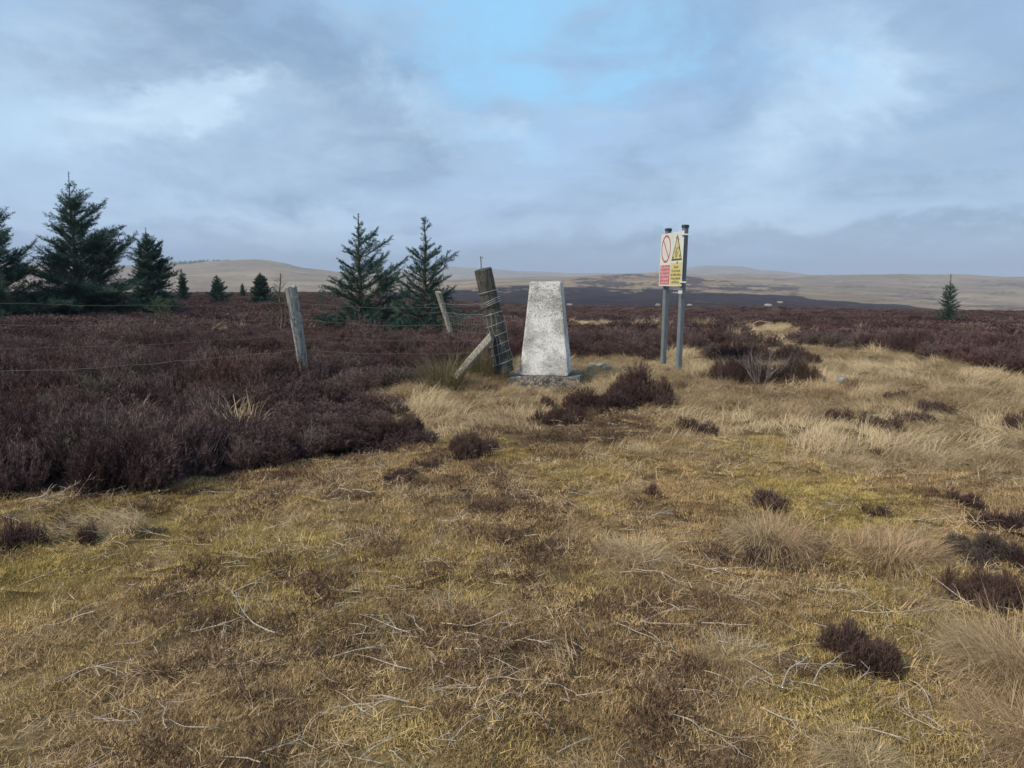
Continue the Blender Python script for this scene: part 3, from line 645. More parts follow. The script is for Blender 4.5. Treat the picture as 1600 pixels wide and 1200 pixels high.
BUSH = [  # photo x, foot y, width px, height px, big, label
 (1000, 642, 108, 66, 1, 'rounded dark heather bush just right of the pale grass before the pillar'),
 (930, 650, 100, 42, 1, 'low heather bush running down left from the rounded dark bush'),
 (872, 668, 80, 34, 1, 'loose heather bush at the lower left end of the dark heather row'),
 (857, 640, 30, 20, 0, 'tiny heather sprig standing apart in pale grass below the pillar'),
 (762, 614, 26, 16, 0, 'tiny reddish heather sprig in the pale grass left below the pillar'),
 (1148, 604, 90, 48, 1, 'red brown heather bush at the left end of the clump right of the sign'),
 (1245, 608, 90, 46, 1, 'dark heather bush at the right end of the clump right of the sign'),
 (1160, 568, 110, 34, 1, 'flat dark heather bush behind the clump with the bare grey stems'),
 (1245, 572, 90, 34, 1, 'dark heather mound with pale grass at its foot, right of the flat dark bush'),
 (735, 722, 84, 44, 1, 'small dark heather bush between the heather slope and the brown turf'),
 (625, 760, 66, 30, 0, 'dark ragged heather tuft on the turf below the end of the heather slope'),
 (668, 742, 50, 26, 0, 'thin heather tuft just above the dark ragged tuft'),
 (1018, 780, 32, 24, 0, 'lone little heather tuft in the middle of the brown turf'),
 (1435, 670, 56, 32, 0, 'black brown heather tuft on the right, in front of paler ones'),
 (1385, 678, 66, 30, 0, 'dark heather tuft left of the black brown one on the right'),
 (1312, 664, 46, 24, 0, 'short square heather tuft in pale grass right of the path'),
 (1470, 648, 56, 24, 0, 'greyish heather tuft with a spiky top behind the black brown tuft'),
 (1410, 628, 50, 18, 0, 'faint grey heather tuft in the pale grass on the right'),
 (1095, 682, 66, 26, 0, 'sprawling heather tuft on turf left of the mossy hollow'),
 (1352, 1062, 130, 84, 1, 'near dark heather bush among dry grass at the lower right'),
 (1545, 962, 120, 76, 1, 'grey brown heather bush above the big reddish tussock'),
 (1560, 897, 140, 54, 1, 'wide black brown heather bush at the right edge'),
 (1600, 842, 110, 44, 0, 'straggling heather bush at the right edge above the wide black one'),
 (1515, 800, 60, 30, 0, 'thin dark heather tuft on turf left of the straggling bush'),
 (1370, 812, 44, 20, 0, 'little dark heather sprig on bright moss on the right'),
 (1205, 800, 80, 34, 0, 'brownish heather tuft behind the large domed tussock'),
 (1208, 892, 90, 44, 0, 'dark heather tuft in front of the large domed tussock'),
 (130, 858, 42, 40, 0, 'black heather tuft in turf below the left heather slope'),
 (225, 846, 52, 26, 0, 'flat brown heather tuft right of the black one on the left'),
 (20, 868, 90, 50, 0, 'brown heather tuft half cut by the left edge of the turf'),
 (1590, 680, 50, 36, 0, 'heather tuft at the right edge in pale grass'),
 (600, 700, 110, 50, 1, 'heather bush at the lower right tip of the left slope'),
]
for q, (bx, by, wp, hp, big, lab) in enumerate(BUSH):
    g_ = ground(bx, by - hp * .10); D = g_.y; wm = wp / FPX * D; hm = hp / FPX * D * 1.0
    o = obj('heather_bush', (HB if big else HS)[q % 3]); o.location = (g_.x, g_.y + wm * .25, g_.z - .01)
    o.rotation_euler = (0, 0, q * 1.7); o.scale = (wm * 1.12, wm * 1.0, hm * 2.1)
    tag(o, lab, 'heather bush', 'heather bushes standing apart on the turf')
# bushes with bare grey stems
def bare_stems(seed, w_, h_, n_):
    r = random.Random(seed); P = []
    for i in range(n_):
        a = r.uniform(-1, 1); p = Vector((a * w_ * .12, r.uniform(-.05, .05), 0)); d = Vector((a * .8 + r.gauss(0, .15), r.gauss(-.2, .2), 1)).normalized(); pts = [p]
        for k in range(7):
            d = (d + Vector((r.gauss(0, .22), r.gauss(0, .15), r.gauss(.03, .12)))).normalized(); pts.append(pts[-1] + d * h_ / 6)
        P.append((np.array([tuple(q) for q in pts]), np.linspace(.0045, .0012, 8)))
        for b in range(3):
            j = r.randint(2, 6); d2 = (d + Vector((r.gauss(0, .6), r.gauss(0, .4), .2))).normalized(); q0 = pts[j]
            P.append((np.array([tuple(q0 + d2 * (h_ * .09 * u) + Vector((0, 0, .01 * u * u))) for u in range(4)]), np.linspace(.0022, .0008, 4)))
    return P
def bare_bush(px_, py_, wp, hp, seed, lab, lean=0.0):
    g_ = ground(px_, py_); D = g_.y; wm = wp / FPX * D; hm = hp / FPX * D
    rt = empty('heather_bush', (g_.x, g_.y, g_.z)); rt.rotation_euler = (0, lean, 0); tag(rt, lab, 'heather bush', 'heather bushes with bare grey stems')
    tube_obj('bare_stem', bare_stems(seed, wm, hm * 1.0, 26), M_GREYSTEM, rt, 4)
    f = obj('foliage', HB[seed % 3], rt); f.location = (0, wm * .38, 0); f.scale = (wm, wm * .7, hm * 1.8)
    return rt
bare_bush(1190, 606, 76, 52, 7, 'heather bush with bare branching grey stems in the clump right of the sign')
bare_bush(95, 706, 110, 48, 8, 'old heather bush with long leaning grey stems at the left edge of the slope', .5)
bare_bush(290, 735, 80, 60, 9, 'heather bush with thin grey stems low in the left slope', .4)
STM = [(lambda a: mesh_np('grey_stems', a[0], a[1], {'rnd': a[2]}, M_GREYSTEM, True))(tubes(bare_stems(300 + k, .5, .34, 9), 4)) for k in range(4)]
x, y, r = sector(3.5, 16, 1.1, 51); h_, l_, m_, d_, z = zones(x, y); k = (h_ > .5) & (fbm(x, y, 1.2, 3, 52) > .48); x, y, z = x[k], y[k], z[k]
put('grey_stems', x, y, z, r, library(STM), 4, .45, 1.05, r.random(len(x)), 'bare grey woody stems poking out of the old heather', 'heather stems', tilt=.5)
x, y, r = sector(3.5, 30, 2.2, 53); h_, l_, m_, d_, z = zones(x, y); k = (h_ > .5) & (fbm(x, y, .9, 3, 54) > .55); x, y, z = x[k], y[k], z[k]
put('grass_in_heather', x, y, z + .08, r, C_LONG, 6, .8, 1.6, r.random(len(x)), 'thin straw coloured grass growing up through the heather', 'grass', zscale=1.1)
# olive rush tuft by the brace
def grass_mound(name, seed, n_, rad_, l0, l1, lean, curve, mat, wid=.004, out=.9, bias=None):
    return blade_mesh(name, [blades(n_, rad_, l0, l1, wid, lean[0], lean[1], curve, seed, 4, outward=out, az_bias=bias, spread=1.0), blades(n_ // 3, rad_ * 1.6, l0 * .5, l1 * .6, wid * .9, .7, 1.4, .6, seed + 3, 3, outward=.7)], mat)
GT = [grass_mound('grass_tussock', 201, 2600, .30, .30, .62, (.25, 1.15), 2.0, M_TUSS, .0055, .7),
      grass_mound('grass_tussock', 202, 2400, .34, .25, .55, (.3, 1.2), 1.8, M_TUSS, .0052, .45, 0.3),
      grass_mound('grass_tussock', 203, 2400, .28, .30, .60, (.3, 1.15), 2.0, M_TUSS, .0055, .6, 3.0)]
GT.append(grass_mound('grass_tussock', 204, 5200, .42, .35, .75, (.55, 1.3), 1.5, M_TUSSR, .0052, .6, 2.8))
GR = [grass_mound('rush_tuft', 211, 900, .3, .25, .55, (.05, .8), 1.0, M_OLIVE, .005)]
TUS = [  # photo x, foot y, width px, height px, mesh, turn, label
 (1205, 880, 180, 80, 0, 0, 'large domed tussock of buff grass right of centre'),
 (1390, 890, 210, 74, 1, .2, 'broad pale tussock beside the large domed one on the right'),
 (990, 885, 170, 46, 2, .5, 'flattened combed tussock at the foot of the brown turf, centre right'),
 (1325, 737, 110, 30, 0, 1, 'small rounded tussock of pale grass on turf at the right'),
 (1450, 730, 130, 34, 1, 2, 'spiky low tussock right of the small rounded one'),
 (1590, 1100, 220, 130, 3, 0, 'biggest reddish tussock of long grass at the right edge, low down'),
 (1620, 1195, 220, 90, 3, .6, 'reddish tussock at the lower right corner, under the biggest one'),
 (1430, 960, 130, 60, 1, 4, 'pale bleached tussock above the near dark heather bush'),
 (1335, 1215, 190, 76, 2, 1, 'brown tussock cut off by the bottom edge of the view'),
 (1155, 1050, 170, 60, 1, 5, 'low buff tussock left of the near dark heather bush'),
 (1220, 660, 120, 34, 0, 3, 'pale tussock with green moss at its foot, before the clump right of the sign'),
 (1085, 600, 80, 38, 1, 0, 'bleached tussock at the foot of the warning sign'),
 (735, 612, 60, 26, 0, 2, 'pale tussock at the front of the grass patch, below the brace'),
 (690, 650, 80, 30, 1, 1, 'pale tussock at the left side of the grass patch below the pillar'),
 (1140, 640, 90, 30, 2, 2, 'pale tussock between the rounded heather bush and the clump'),
 (1290, 625, 80, 28, 0, 5, 'pale tussock at the right foot of the heather clump'),
 (1395, 590, 90, 26, 1, 3, 'pale tussock in front of the right heather belt'),
 (1510, 620, 90, 26, 2, 4, 'pale tussock on the far right grass below the heather belt'),
 (1550, 730, 110, 34, 0, 4, 'buff tussock near the right edge above the moss'),

 (770, 585, 30, 44, 2, 0, 'thin dry tussock between brace and strainer post'),
]
for q, (bx, by, wp, hp, mi, rz, lab) in enumerate(TUS):
    g_ = ground(bx, by - hp * .30); D = g_.y; wm = wp / FPX * D; hm = hp / FPX * D
    o = obj('grass_tussock', GT[mi]); o.location = (g_.x, g_.y, g_.z - .02); o.rotation_euler = (0, 0, rz)
    o.scale = (wm / 1.25, wm / 1.25, hm / .44); tag(o, lab, 'grass tussock', 'grass tussocks among the moss and heather')
for (bx, by, wp, hp, lab) in ((695, 612, 120, 62, 'olive green rush tuft left of the brace foot'), (750, 600, 70, 60, 'olive green rush tuft between brace and strainer post'), (290, 775, 60, 26, 'dull green rush tuft under the left heather slope')):
    g_ = ground(bx, by - 6); D = g_.y; o = obj('rush_tuft', GR[0]); o.location = (g_.x, g_.y, g_.z); o.scale = (wp / FPX * D / 1.1,) * 2 + (hp / FPX * D / .42,)
    tag(o, lab, 'rush tuft', 'green rush tufts')
# bigger dead branches
for (bx, by, L_, rz, ry, sd, lab) in ((1175, 522, .75, .25, -.45, 3, 'bleached forked branch sticking out of heather behind the sign'), (40, 792, .3, .1, -.15, 5, 'pale dead branch lying at the dark foot of the left heather'), (120, 785, .2, .9, -.9, 6, 'upright forked dead stem at the edge of the left heather')):
    g_ = ground(bx, by); o = tube_obj('dead_branch', twig_paths(L_, .011 * L_ + .001, sd, 3, 0.0), M_TWIG, None, 6)
    o.location = (g_.x, g_.y, g_.z + (.25 if by < 600 else .03)); o.rotation_euler = (0, ry, rz); tag(o, lab, 'dead branch', 'dead heather branches')

# name the twigs that lie next to something
MARKS = [o for o in COL.objects if o.get('category') in ('heather bush', 'grass tussock', 'rush tuft') and o.location.y < 7]
used = set()
for mk in MARKS:
    c = sorted((((t.location - mk.location).length, t.name) for t in TWO if t.name not in used))
    if c and c[0][0] < .9:
        used.add(c[0][1]); bpy.data.objects[c[0][1]]['label'] = 'dead twig nearest the ' + ' '.join(mk['label'].replace(',', '').split()[:12])
# ------------------------------------------------------------------ trig pillar
def bm_obj(name, bm, mat, parent=None, smooth=False):
    me = bpy.data.meshes.new(name); bm.to_mesh(me); bm.free()
    for mm in (mat if isinstance(mat, list) else [mat]): me.materials.append(mm)
    if smooth:
        for p_ in me.polygons: p_.use_smooth = True
    return obj(name, me, parent)
def tapered(w0, d0, w1, d1, h, z0=0, cuts=8, bev=.02, rough=.002, seed=1, lean=(0, 0)):
    bm = bmesh.new(); bmesh.ops.create_cube(bm, size=1)
    for v in bm.verts:
        t = v.co.z + .5; v.co = Vector((v.co.x * (w0 + (w1 - w0) * t) + lean[0] * t, v.co.y * (d0 + (d1 - d0) * t) + lean[1] * t, z0 + h * t))
    bmesh.ops.bevel(bm, geom=list(bm.edges), offset=bev, segments=2, affect='EDGES', profile=.6)
    bmesh.ops.triangulate(bm, faces=[f for f in bm.faces if len(f.verts) > 4])
    bmesh.ops.subdivide_edges(bm, edges=[e for e in bm.edges if e.calc_length() > .12], cuts=cuts, use_grid_fill=True)
    r = random.Random(seed)
    from mathutils import noise as mn
    for v in bm.verts: v.co += Vector(mn.noise_vector(v.co * 9 + Vector((seed, 0, 0)))) * rough
    return bm
pil = empty('trig_pillar', (PIL.x, PIL.y, float(height(PIL.x, PIL.y)) ), R(-9))
zt = PIL.z - pil.location.z; print('plinth top', zt)
tag(pil, 'white painted concrete survey pillar, tapering and speckled, on a rough plinth', 'trig pillar')
bm_obj('pillar_body', tapered(.60, .60, .375, .375, 1.145, zt - .008, 6, .022, .006, 3), M_PILLAR, pil)
bm = bmesh.new(); bmesh.ops.create_cube(bm, size=1)
bmesh.ops.subdivide_edges(bm, edges=bm.edges[:], cuts=14, use_grid_fill=True)
from mathutils import noise as mn
for v in bm.verts:
    x0, y0, z0 = v.co; rr0 = 1 + .07 * mn.noise(Vector((x0 * 3, y0 * 3, 5)))
    v.co = Vector((x0 * .86 * rr0 + .02, y0 * .82 * rr0, zt - .01 - (0.5 - z0) * .26))
    side_ = max(abs(x0), abs(y0)) > .49
    v.co += Vector(mn.noise_vector(v.co * 22)) * (.022 if side_ else .006)
bm_obj('plinth', bm, M_CONC, pil)
# ------------------------------------------------------------------ stones
def stone_mesh(seed, sx_, sy_, sz_):
    bm = bmesh.new(); bmesh.ops.create_icosphere(bm, subdivisions=3, radius=.5)
    for v in bm.verts:
        v.co += Vector(mn.noise_vector(v.co * 2.1 + Vector((seed * 3.3, 0, 0)))) * .16 + Vector(mn.noise_vector(v.co * 6 + Vector((seed, 9, 0)))) * .04
        v.co.z = max(min(v.co.z, .32), -.4); v.co = Vector((v.co.x * sx_, v.co.y * sy_, v.co.z * sz_))
    return bm
for (bx, by, w_, h_, sd, lab) in ((922, 583, .13, .05, 1, 'small pale flat stone nearest the plinth'), (926, 576, .12, .045, 2, 'upper pale flat stone in the group right of the plinth'), (938, 578, .17, .05, 3, 'longest white flat stone in the group right of the plinth'), (948, 583, .15, .045, 4, 'greyish flat stone at the right end of the group by the plinth'), (1082, 592, .07, .06, 5, 'small white stone in pale grass right below the sign'), (1314, 602, .09, .07, 6, 'small white stone in pale grass right of the heather clump')):
    g_ = ground(bx, by); o = bm_obj('stone', stone_mesh(sd, w_, w_ * .7, h_ * 1.7), M_STONE, None, False)
    o.location = (g_.x, g_.y, g_.z + h_ * .35 + .05); o.rotation_euler = (0, 0, sd); tag(o, lab, 'stone')
for (bx, by, D, w_, h_, sd, lab) in ((1200, 480, 150, 1.9, .9, 11, 'pale grey boulder out on the brown moor right of the sign'), (1219, 470, 260, 2.2, .8, 12, 'distant white boulder on the dark slope above the pale grey one'), (1028, 479, 140, 1.0, .8, 13, 'white boulder on the moor seen beside the left sign post'), (1078, 478, 150, 1.3, .6, 14, 'slim white boulder on the moor right of the sign posts'), (890, 478, 140, 1.3, .6, 15, 'pale boulder on the moor right of the pillar'), (480, 474, 50, .35, .3, 16, 'small white stone in heather between weathered post and middle spruce')):
    P = ground(bx, by + 1); gz = P.z; w_ *= P.y / D; h_ *= P.y / D; o = bm_obj('boulder', stone_mesh(sd, w_, w_ * .8, h_ * 1.6), M_STONE, None, False)
    w_ = w_; o.location = (P.x, P.y, gz + h_ * .2 + (.12 if P.y > 60 else 0)); o.rotation_euler = (0, 0, sd); tag(o, lab, 'boulder'); print(lab, P.z, gz)

# ------------------------------------------------------------------ fence
def rough_post(p0, p1, r0, r1, seed, sides=14, levels=16, flat=1.0, slant=.1, groove=.12, crook=.01):
    """a weathered round or split post from p0 to p1 (world), grooved along the grain"""
    p0 = Vector(p0); p1 = Vector(p1); ax = (p1 - p0); L = ax.length; qt = ax.to_track_quat('Z', 'Y'); bm = bmesh.new(); rings = []
    r = random.Random(seed); gr = [1 + r.uniform(-groove, groove) for _ in range(sides)]
    for l in range(levels + 1):
        t = l / levels; ring = []
        for s_ in range(sides):
            a = 2 * math.pi * s_ / sides; rad_ = (r0 + (r1 - r0) * t) * (gr[s_] + .08 * mn.noise(Vector((s_ * .9, t * 5, seed))))
            z_ = t * L + (slant * rad_ * 6 * math.cos(a + seed) * .5 + r.uniform(-.012, .012) if l == levels else 0)
            ring.append(bm.verts.new(Vector((rad_ * math.cos(a) + crook * math.sin(t * 4 + seed), rad_ * flat * math.sin(a), z_))))
        rings.append(ring)
    for l in range(levels):
        for s_ in range(sides): bm.faces.new((rings[l][s_], rings[l][(s_ + 1) % sides], rings[l + 1][(s_ + 1) % sides], rings[l + 1][s_]))
    bm.faces.new(rings[-1]); bm.faces.new(rings[0][::-1])
    for v in bm.verts: v.co = qt @ v.co + p0
    return bm
fb = ground(785, 575); fence = empty('wire_fence', (0, 0, 0))
tag(fence, 'old leaning post and wire fence that turns a corner left of the white pillar', 'fence')
def gz_(p): return float(height(p.x, p.y))
# strainer
ST = atd(755, 421, 9.15); SB = atd(787, 572, 9.15); SB = ST + (SB - ST) * 1.06
so = bm_obj('strainer_post', rough_post(SB, ST, .120, .112, 3, 9, 20, .95, .05, .07, .012), M_STRAIN, fence); so['label'] = 'thick dark lichened strainer post leaning left'
rod0 = atd(752, 421, 9.12); tube_obj('iron_rod', [([rod0, atd(751, 400, 9.12)], .008), ([atd(751.5, 404, 9.12), atd(754, 402, 9.1), atd(755, 404, 9.1)], .004)], M_RUST, so)
ax = (ST - SB).normalized()
def wrap(zc, tilt, rad_, turns=1.0, a0=0):
    c = SB + ax * ((zc - SB.z) / ax.z); e1 = ax.orthogonal().normalized(); e2 = ax.cross(e1); P = []
    for k in range(int(26 * turns) + 1):
        a = a0 + k / 26 * 2 * math.pi; P.append(tuple(c + (e1 * math.cos(a) + e2 * math.sin(a)) * rad_ + ax * (tilt * math.cos(a + .8))))
    return (np.array(P), .0042)
def zpx(yp, D=9.15): return atd(770, yp, D).z
wr = [wrap(zpx(v), t_, .123 if v > 440 else .12) for v, t_ in ((456, .004), (470, .03), (473, .03), (476, .025), (490, .01), (507, .02), (523, .02), (537, .02), (551, .02), (566, .02))]
tube_obj('wire_wrap', wr, M_WIRE, so, 4)
net = []
for k in range(5):
    P = []
    for u in range(9):
        v = 492 + u * 9.5; c = SB + ax * ((zpx(v) - SB.z) / ax.z); P.append(tuple(c + Vector((.125 + .01 * math.sin(u + k), -.02 - k * .012, 0)) + Vector((-.05 * k + .006 * math.sin(u * 2), -.03 * k * (1 - k * .08), 0))))
    net.append((np.array(P), .0032))
tube_obj('netting_end', net, M_WIRE, so, 4)
b0 = atd(768, 526, 8.98); b1 = atd(711, 592, 8.75)
bo = bm_obj('brace', rough_post(b1, b0, .050, .056, 6, 10, 14, .9, .3, .12, .012), M_BRACE, fence); bo['label'] = 'short grey diagonal brace propping the strainer post'
# near post
T1 = atd(454, 447, 8.4); B1 = atd(473, 582, 8.4); B1 = T1 + (B1 - T1) * 1.33
po = bm_obj('post', rough_post(B1, T1, .080, .100, 9, 13, 26, .62, .05, .34, .03), M_POST, fence); po['label'] = 'grey split post mottled with lichen, leaning left in the heather'
pl = rough_post(atd(477, 600, 8.3), atd(455, 500, 8.3), .018, .022, 12, 7, 12, .6, .5, .25, .02); po2 = bm_obj('split_sliver', pl, M_POST, po)
T3 = atd(684.5, 456, 13.2); B3 = atd(700, 506, 13.2)
p3 = bm_obj('post', rough_post(B3 + (B3 - T3) * .25, T3, .052, .055, 15, 9, 12, .9, .2, .1, .01), M_BRACE, fence); p3['label'] = 'slim pale post leaning left beyond the strainer post'
T4 = atd(609, 470, 17.5); B4 = atd(612, 504, 17.5)
p4 = bm_obj('post', rough_post(B4 + (B4 - T4) * .3, T4, .045, .04, 18, 9, 10, .9, .2, .2, .02), M_POST, fence); p4['label'] = 'farthest short post between the two open spruces'
def wire(a, b, sag=.03, n_=14, rad_=.0035, name='wire', mat=M_WIRE, jit=.006, parent=fence):
    a = Vector(a); b = Vector(b); r = random.Random(hash((round(a.x, 2), round(b.z, 2))) & 999); P = []
    for k in range(n_ + 1):
        t = k / n_; p_ = a.lerp(b, t); p_.z -= sag * 4 * t * (1 - t); p_ += Vector((r.gauss(0, jit), r.gauss(0, jit), r.gauss(0, jit))) * (0 < k < n_); P.append(tuple(p_))
    return (np.array(P), rad_)
L0 = [(457, 473), (461, 498), (464, 522), (469, 546)]
S0 = [(765, 476), (770, 505), (778, 530), (782, 547)]
for (pa, pb) in zip(L0, S0): tube_obj('wire', [wire(atd(*pa, 8.33), atd(*pb, 9.05), .05, 14, .0018)], M_RUST, fence, 4)
for pa, ly in zip(L0, (473, 508, 545, 583)): tube_obj('wire', [wire(atd(*pa, 8.33), atd(-20, ly, 6.6), .03, 20, 0.003 if ly == 583 else .0016)], M_RUST, fence, 4)
# far line from the strainer over the slim posts
for (s_, a_, c_) in (((757, 474), (689, 474), (609, 475)), ((760, 491), (690, 487), (610, 488))):
    tube_obj('wire', [wire(atd(*s_, 9.2), atd(*a_, 13.15), .02, 14, .0028), wire(atd(*a_, 13.15), atd(*c_, 17.45), .03, 14, .0022)], M_WIRE, fence, 4)
tn = []
for k in range(6):
    za = atd(761, 492 + k * 14, 9.2); zb = atd(692, 488 + k * 9, 13.15); tn.append(wire(za, zb, .06, 12, .002))
for u in range(30):
    t = u / 29; a_ = atd(761, 492, 9.2).lerp(atd(692, 488, 13.15), t); b_ = atd(761, 562, 9.2).lerp(atd(692, 533, 13.15), t)
    a_.z -= .24 * t * (1 - t); b_.z -= .24 * t * (1 - t); tn.append(wire(a_, b_, 0, 6, .0018))
tube_obj('netting', tn, M_RUST, fence, 4)
for ch in fence.children_recursive: pass

# ------------------------------------------------------------------ warning sign
DR, DL = 9.85, 10.75
TL, TR, BL, BR = atd(1033.3, 366.5, DL), atd(1069.5, 360, DR), atd(1029.3, 447, DL), atd(1064.6, 447.3, DR)
O_ = (BL + BR) / 2; ux = (BR - BL); W_ = ux.length; ux.normalize(); uy = ((TL - BL) + (TR - BR)) / 2; H_ = uy.length; uy.normalize()
nz_ = ux.cross(uy).normalized(); uy = nz_.cross(ux).normalized(); print('sign', W_, H_, nz_)
gs = Vector(((BL.x + BR.x) / 2, (BL.y + BR.y) / 2, 0)); gs.z = gz_(gs)
sign = empty('warning_sign', gs); tag(sign, 'military range warning sign on two grey steel posts', 'warning sign')
MW = Matrix(((ux.x, uy.x, nz_.x, 0), (ux.y, uy.y, nz_.y, 0), (ux.z, uy.z, nz_.z, 0), (0, 0, 0, 1)))
MW.translation = BL - gs
def on_sign(name, bm, mat, parent): 
    o = bm_obj(name, bm, mat, parent); return o
def box_bm(x0, x1, y0, y1, z0, z1, bev=0):
    bm = bmesh.new(); bmesh.ops.create_cube(bm, size=1)
    for v in bm.verts: v.co = Vector((x0 + (v.co.x + .5) * (x1 - x0), y0 + (v.co.y + .5) * (y1 - y0), z0 + (v.co.z + .5) * (z1 - z0)))
    if bev: bmesh.ops.bevel(bm, geom=list(bm.edges), offset=bev, segments=2, affect='EDGES')
    return bm
board = bm_obj('sign_board', box_bm(0, W_, 0, H_, -.004, 0, .0015), M_SW, sign); board.matrix_local = MW
bm = box_bm(.01, W_ - .01, .05, .09, -.022, -.0045); bm_obj('rail', bm, M_SBACK, board)
bm = box_bm(.01, W_ - .01, H_ - .09, H_ - .05, -.022, -.0045); bm_obj('rail', bm, M_SBACK, board)
hs = H_
def panel(name, x0, x1, y0, y1, mat, z=.0012): return bm_obj(name, box_bm(x0, x1, y0, y1, .0003, z), mat, board)
ph = .43 * hs
panel('red_panel', .035 * W_, .475 * W_, .03 * hs, ph - .03 * hs, M_SR); panel('yellow_panel', .505 * W_, .985 * W_, .02 * hs, ph, M_SY)
def ring_bm(cx, cy, ro, ri, z=.0012, seg=48, bar=True):
    bm = bmesh.new(); vo = []; vi = []
    for k in range(seg):
        a = 2 * math.pi * k / seg; vo.append(bm.verts.new((cx + ro * math.cos(a), cy + ro * math.sin(a), z))); vi.append(bm.verts.new((cx + ri * math.cos(a), cy + ri * math.sin(a), z)))
    for k in range(seg): bm.faces.new((vo[k], vo[(k + 1) % seg], vi[(k + 1) % seg], vi[k]))
    if bar:
        d = Vector((-.7071, .7071, 0)); nn = Vector((.7071, .7071, 0)) * (ro - ri) * .42; c = Vector((cx, cy, z + .0004)); e = d * (ri + .002)
        bm.faces.new([bm.verts.new(c + q) for q in (e + nn, e - nn, -e - nn, -e + nn)])
    return bm
cy_ = ph + (hs - ph) * .49; ro = .265 * hs
bm_obj('prohibition_ring', ring_bm(.26 * W_, cy_, ro, ro * .85), M_SRING, board)
# warning triangle: outer black, inner yellow, blast picture
def tri_bm(cx, cy, R_, z):
    bm = bmesh.new(); bm.faces.new([bm.verts.new((cx + R_ * math.cos(a), cy + R_ * math.sin(a), z)) for a in (math.pi / 2, math.pi * 7 / 6, -math.pi / 6)]); return bm
tcx, tcy, tR = .745 * W_, ph + .205 * hs, .325 * hs
tri = bm_obj('warning_triangle', tri_bm(tcx, tcy, tR, .0010), M_SK, board)
bm_obj('triangle_field', tri_bm(tcx, tcy, tR * .80, .0016), M_SY, tri)
bm = bmesh.new(); rr_ = random.Random(4); bc = Vector((tcx - .02, tcy - tR * .17, .0022))
for k in range(13):
    a = -2.75 + k * .47 + rr_.uniform(-.1, .1) ; l0, l1 = tR * .07, tR * (.22 + .16 * rr_.random()) * (1.45 if abs(a - 1.57) < .5 else 1); 
    if a < -.3 and a > -2.9: l1 *= .62
    d = Vector((math.cos(a), math.sin(a), 0)); nn = Vector((-d.y, d.x, 0)) * tR * .022
    bm.faces.new([bm.verts.new(bc + q) for q in (d * l0 + nn * .6, d * l0 - nn * .6, d * l1 - nn * 1.3, d * l1 + nn * 1.3)])
for (dx, dy, s_) in ((.05, -.12, .035), (.10, .10, .03), (-.02, .25, .026), (.14, -.02, .032), (-.11, -.04, .03), (.07, .22, .022)):
    c = bc + Vector((dx * 1.1, dy, .0003)) * (tR / .26); bm.faces.new([bm.verts.new(c + Vector((math.cos(a), math.sin(a), 0)) * s_ * tR / .26 * rr_.uniform(.4, 1)) for a in [k * 2 * math.pi / 7 for k in range(7)]])
bm_obj('blast_picture', bm, M_SK, tri)['kind'] = 'stuff'
def text(s_, cx, y, size, mat, wmax):
    cu = bpy.data.curves.new('lettering', 'FONT'); cu.body = s_; cu.size = size; cu.align_x = 'CENTER'; cu.offset = size * .018; cu.resolution_u = 3
    o = bpy.data.objects.new('lettering', cu); COL.objects.link(o); bpy.context.view_layer.update()
    me = bpy.data.meshes.new_from_object(o.evaluated_get(bpy.context.evaluated_depsgraph_get())); COL.objects.unlink(o)
    me.materials.clear(); me.materials.append(mat); xs = [v.co.x for v in me.vertices]; w_ = max(xs) - min(xs); k = min(1.15, wmax / w_)
    for v in me.vertices: v.co = Vector((cx + v.co.x * k, y + v.co.y, .0020))
    l = obj('lettering', me, board); return l
red = ['Military Firing Range', 'Keep out when', 'red flags or lights', 'are displayed', 'on the range']
yel = ['Danger', 'Do not touch', 'any military debris.', 'It may explode', 'and kill you.']
for k in range(5):
    yy = ph - .03 * hs - (k + 1) * (ph - .06 * hs) / 5.35
    text(red[k], .255 * W_, yy, .070 * hs, M_SWT, .40 * W_); text(yel[k], .745 * W_, yy, .074 * hs, M_SK, .44 * W_)
# posts behind the board
for (u_, topx, topy, botx, boty, D_, lab) in ((.15, 1044.5, 357.5, 1036.5, 560, DL - .08, 'left steel post, set farther back'), (.87, 1071, 352, 1060.5, 570, DR + .10, 'right steel post with a white tag below the board')):
    T_ = atd(topx, topy, D_); B_ = atd(botx, boty, D_); B_ = T_ + (B_ - T_) * 1.04; axp = (T_ - B_); L_ = axp.length
    bm = box_bm(-.032, .032, -.032, .032, 0, L_, .006); q_ = axp.to_track_quat('Z', 'Y').to_matrix().to_4x4(); q_ = q_ @ Matrix.Rotation(.5, 4, 'Z')
    pp = bm_obj('post', bm, M_STEEL, sign); q_.translation = B_ - gs; pp.matrix_local = q_; pp['label'] = lab
    bm_obj('post_cap', box_bm(-.036, .036, -.036, .036, L_ - .035, L_ + .006, .004), M_CAP, pp)
for (cx_, cy2, D_) in ((1070, 366.5, DR + .02), (1066.5, 441, DR + .02)):
    P = atd(cx_, cy2, D_) - gs; o = bm_obj('clip', box_bm(-.038, .042, -.034, .034, -.010, .010, .003), M_CLIP, sign); o.location = P
P = atd(1062.8, 456.5, DR + .02) - gs; o = bm_obj('tag', box_bm(-.026, .026, -.006, .006, -.02, .02, .002), M_CLIP, sign); o.location = P; o['label'] = 'small white number tag on the right post'

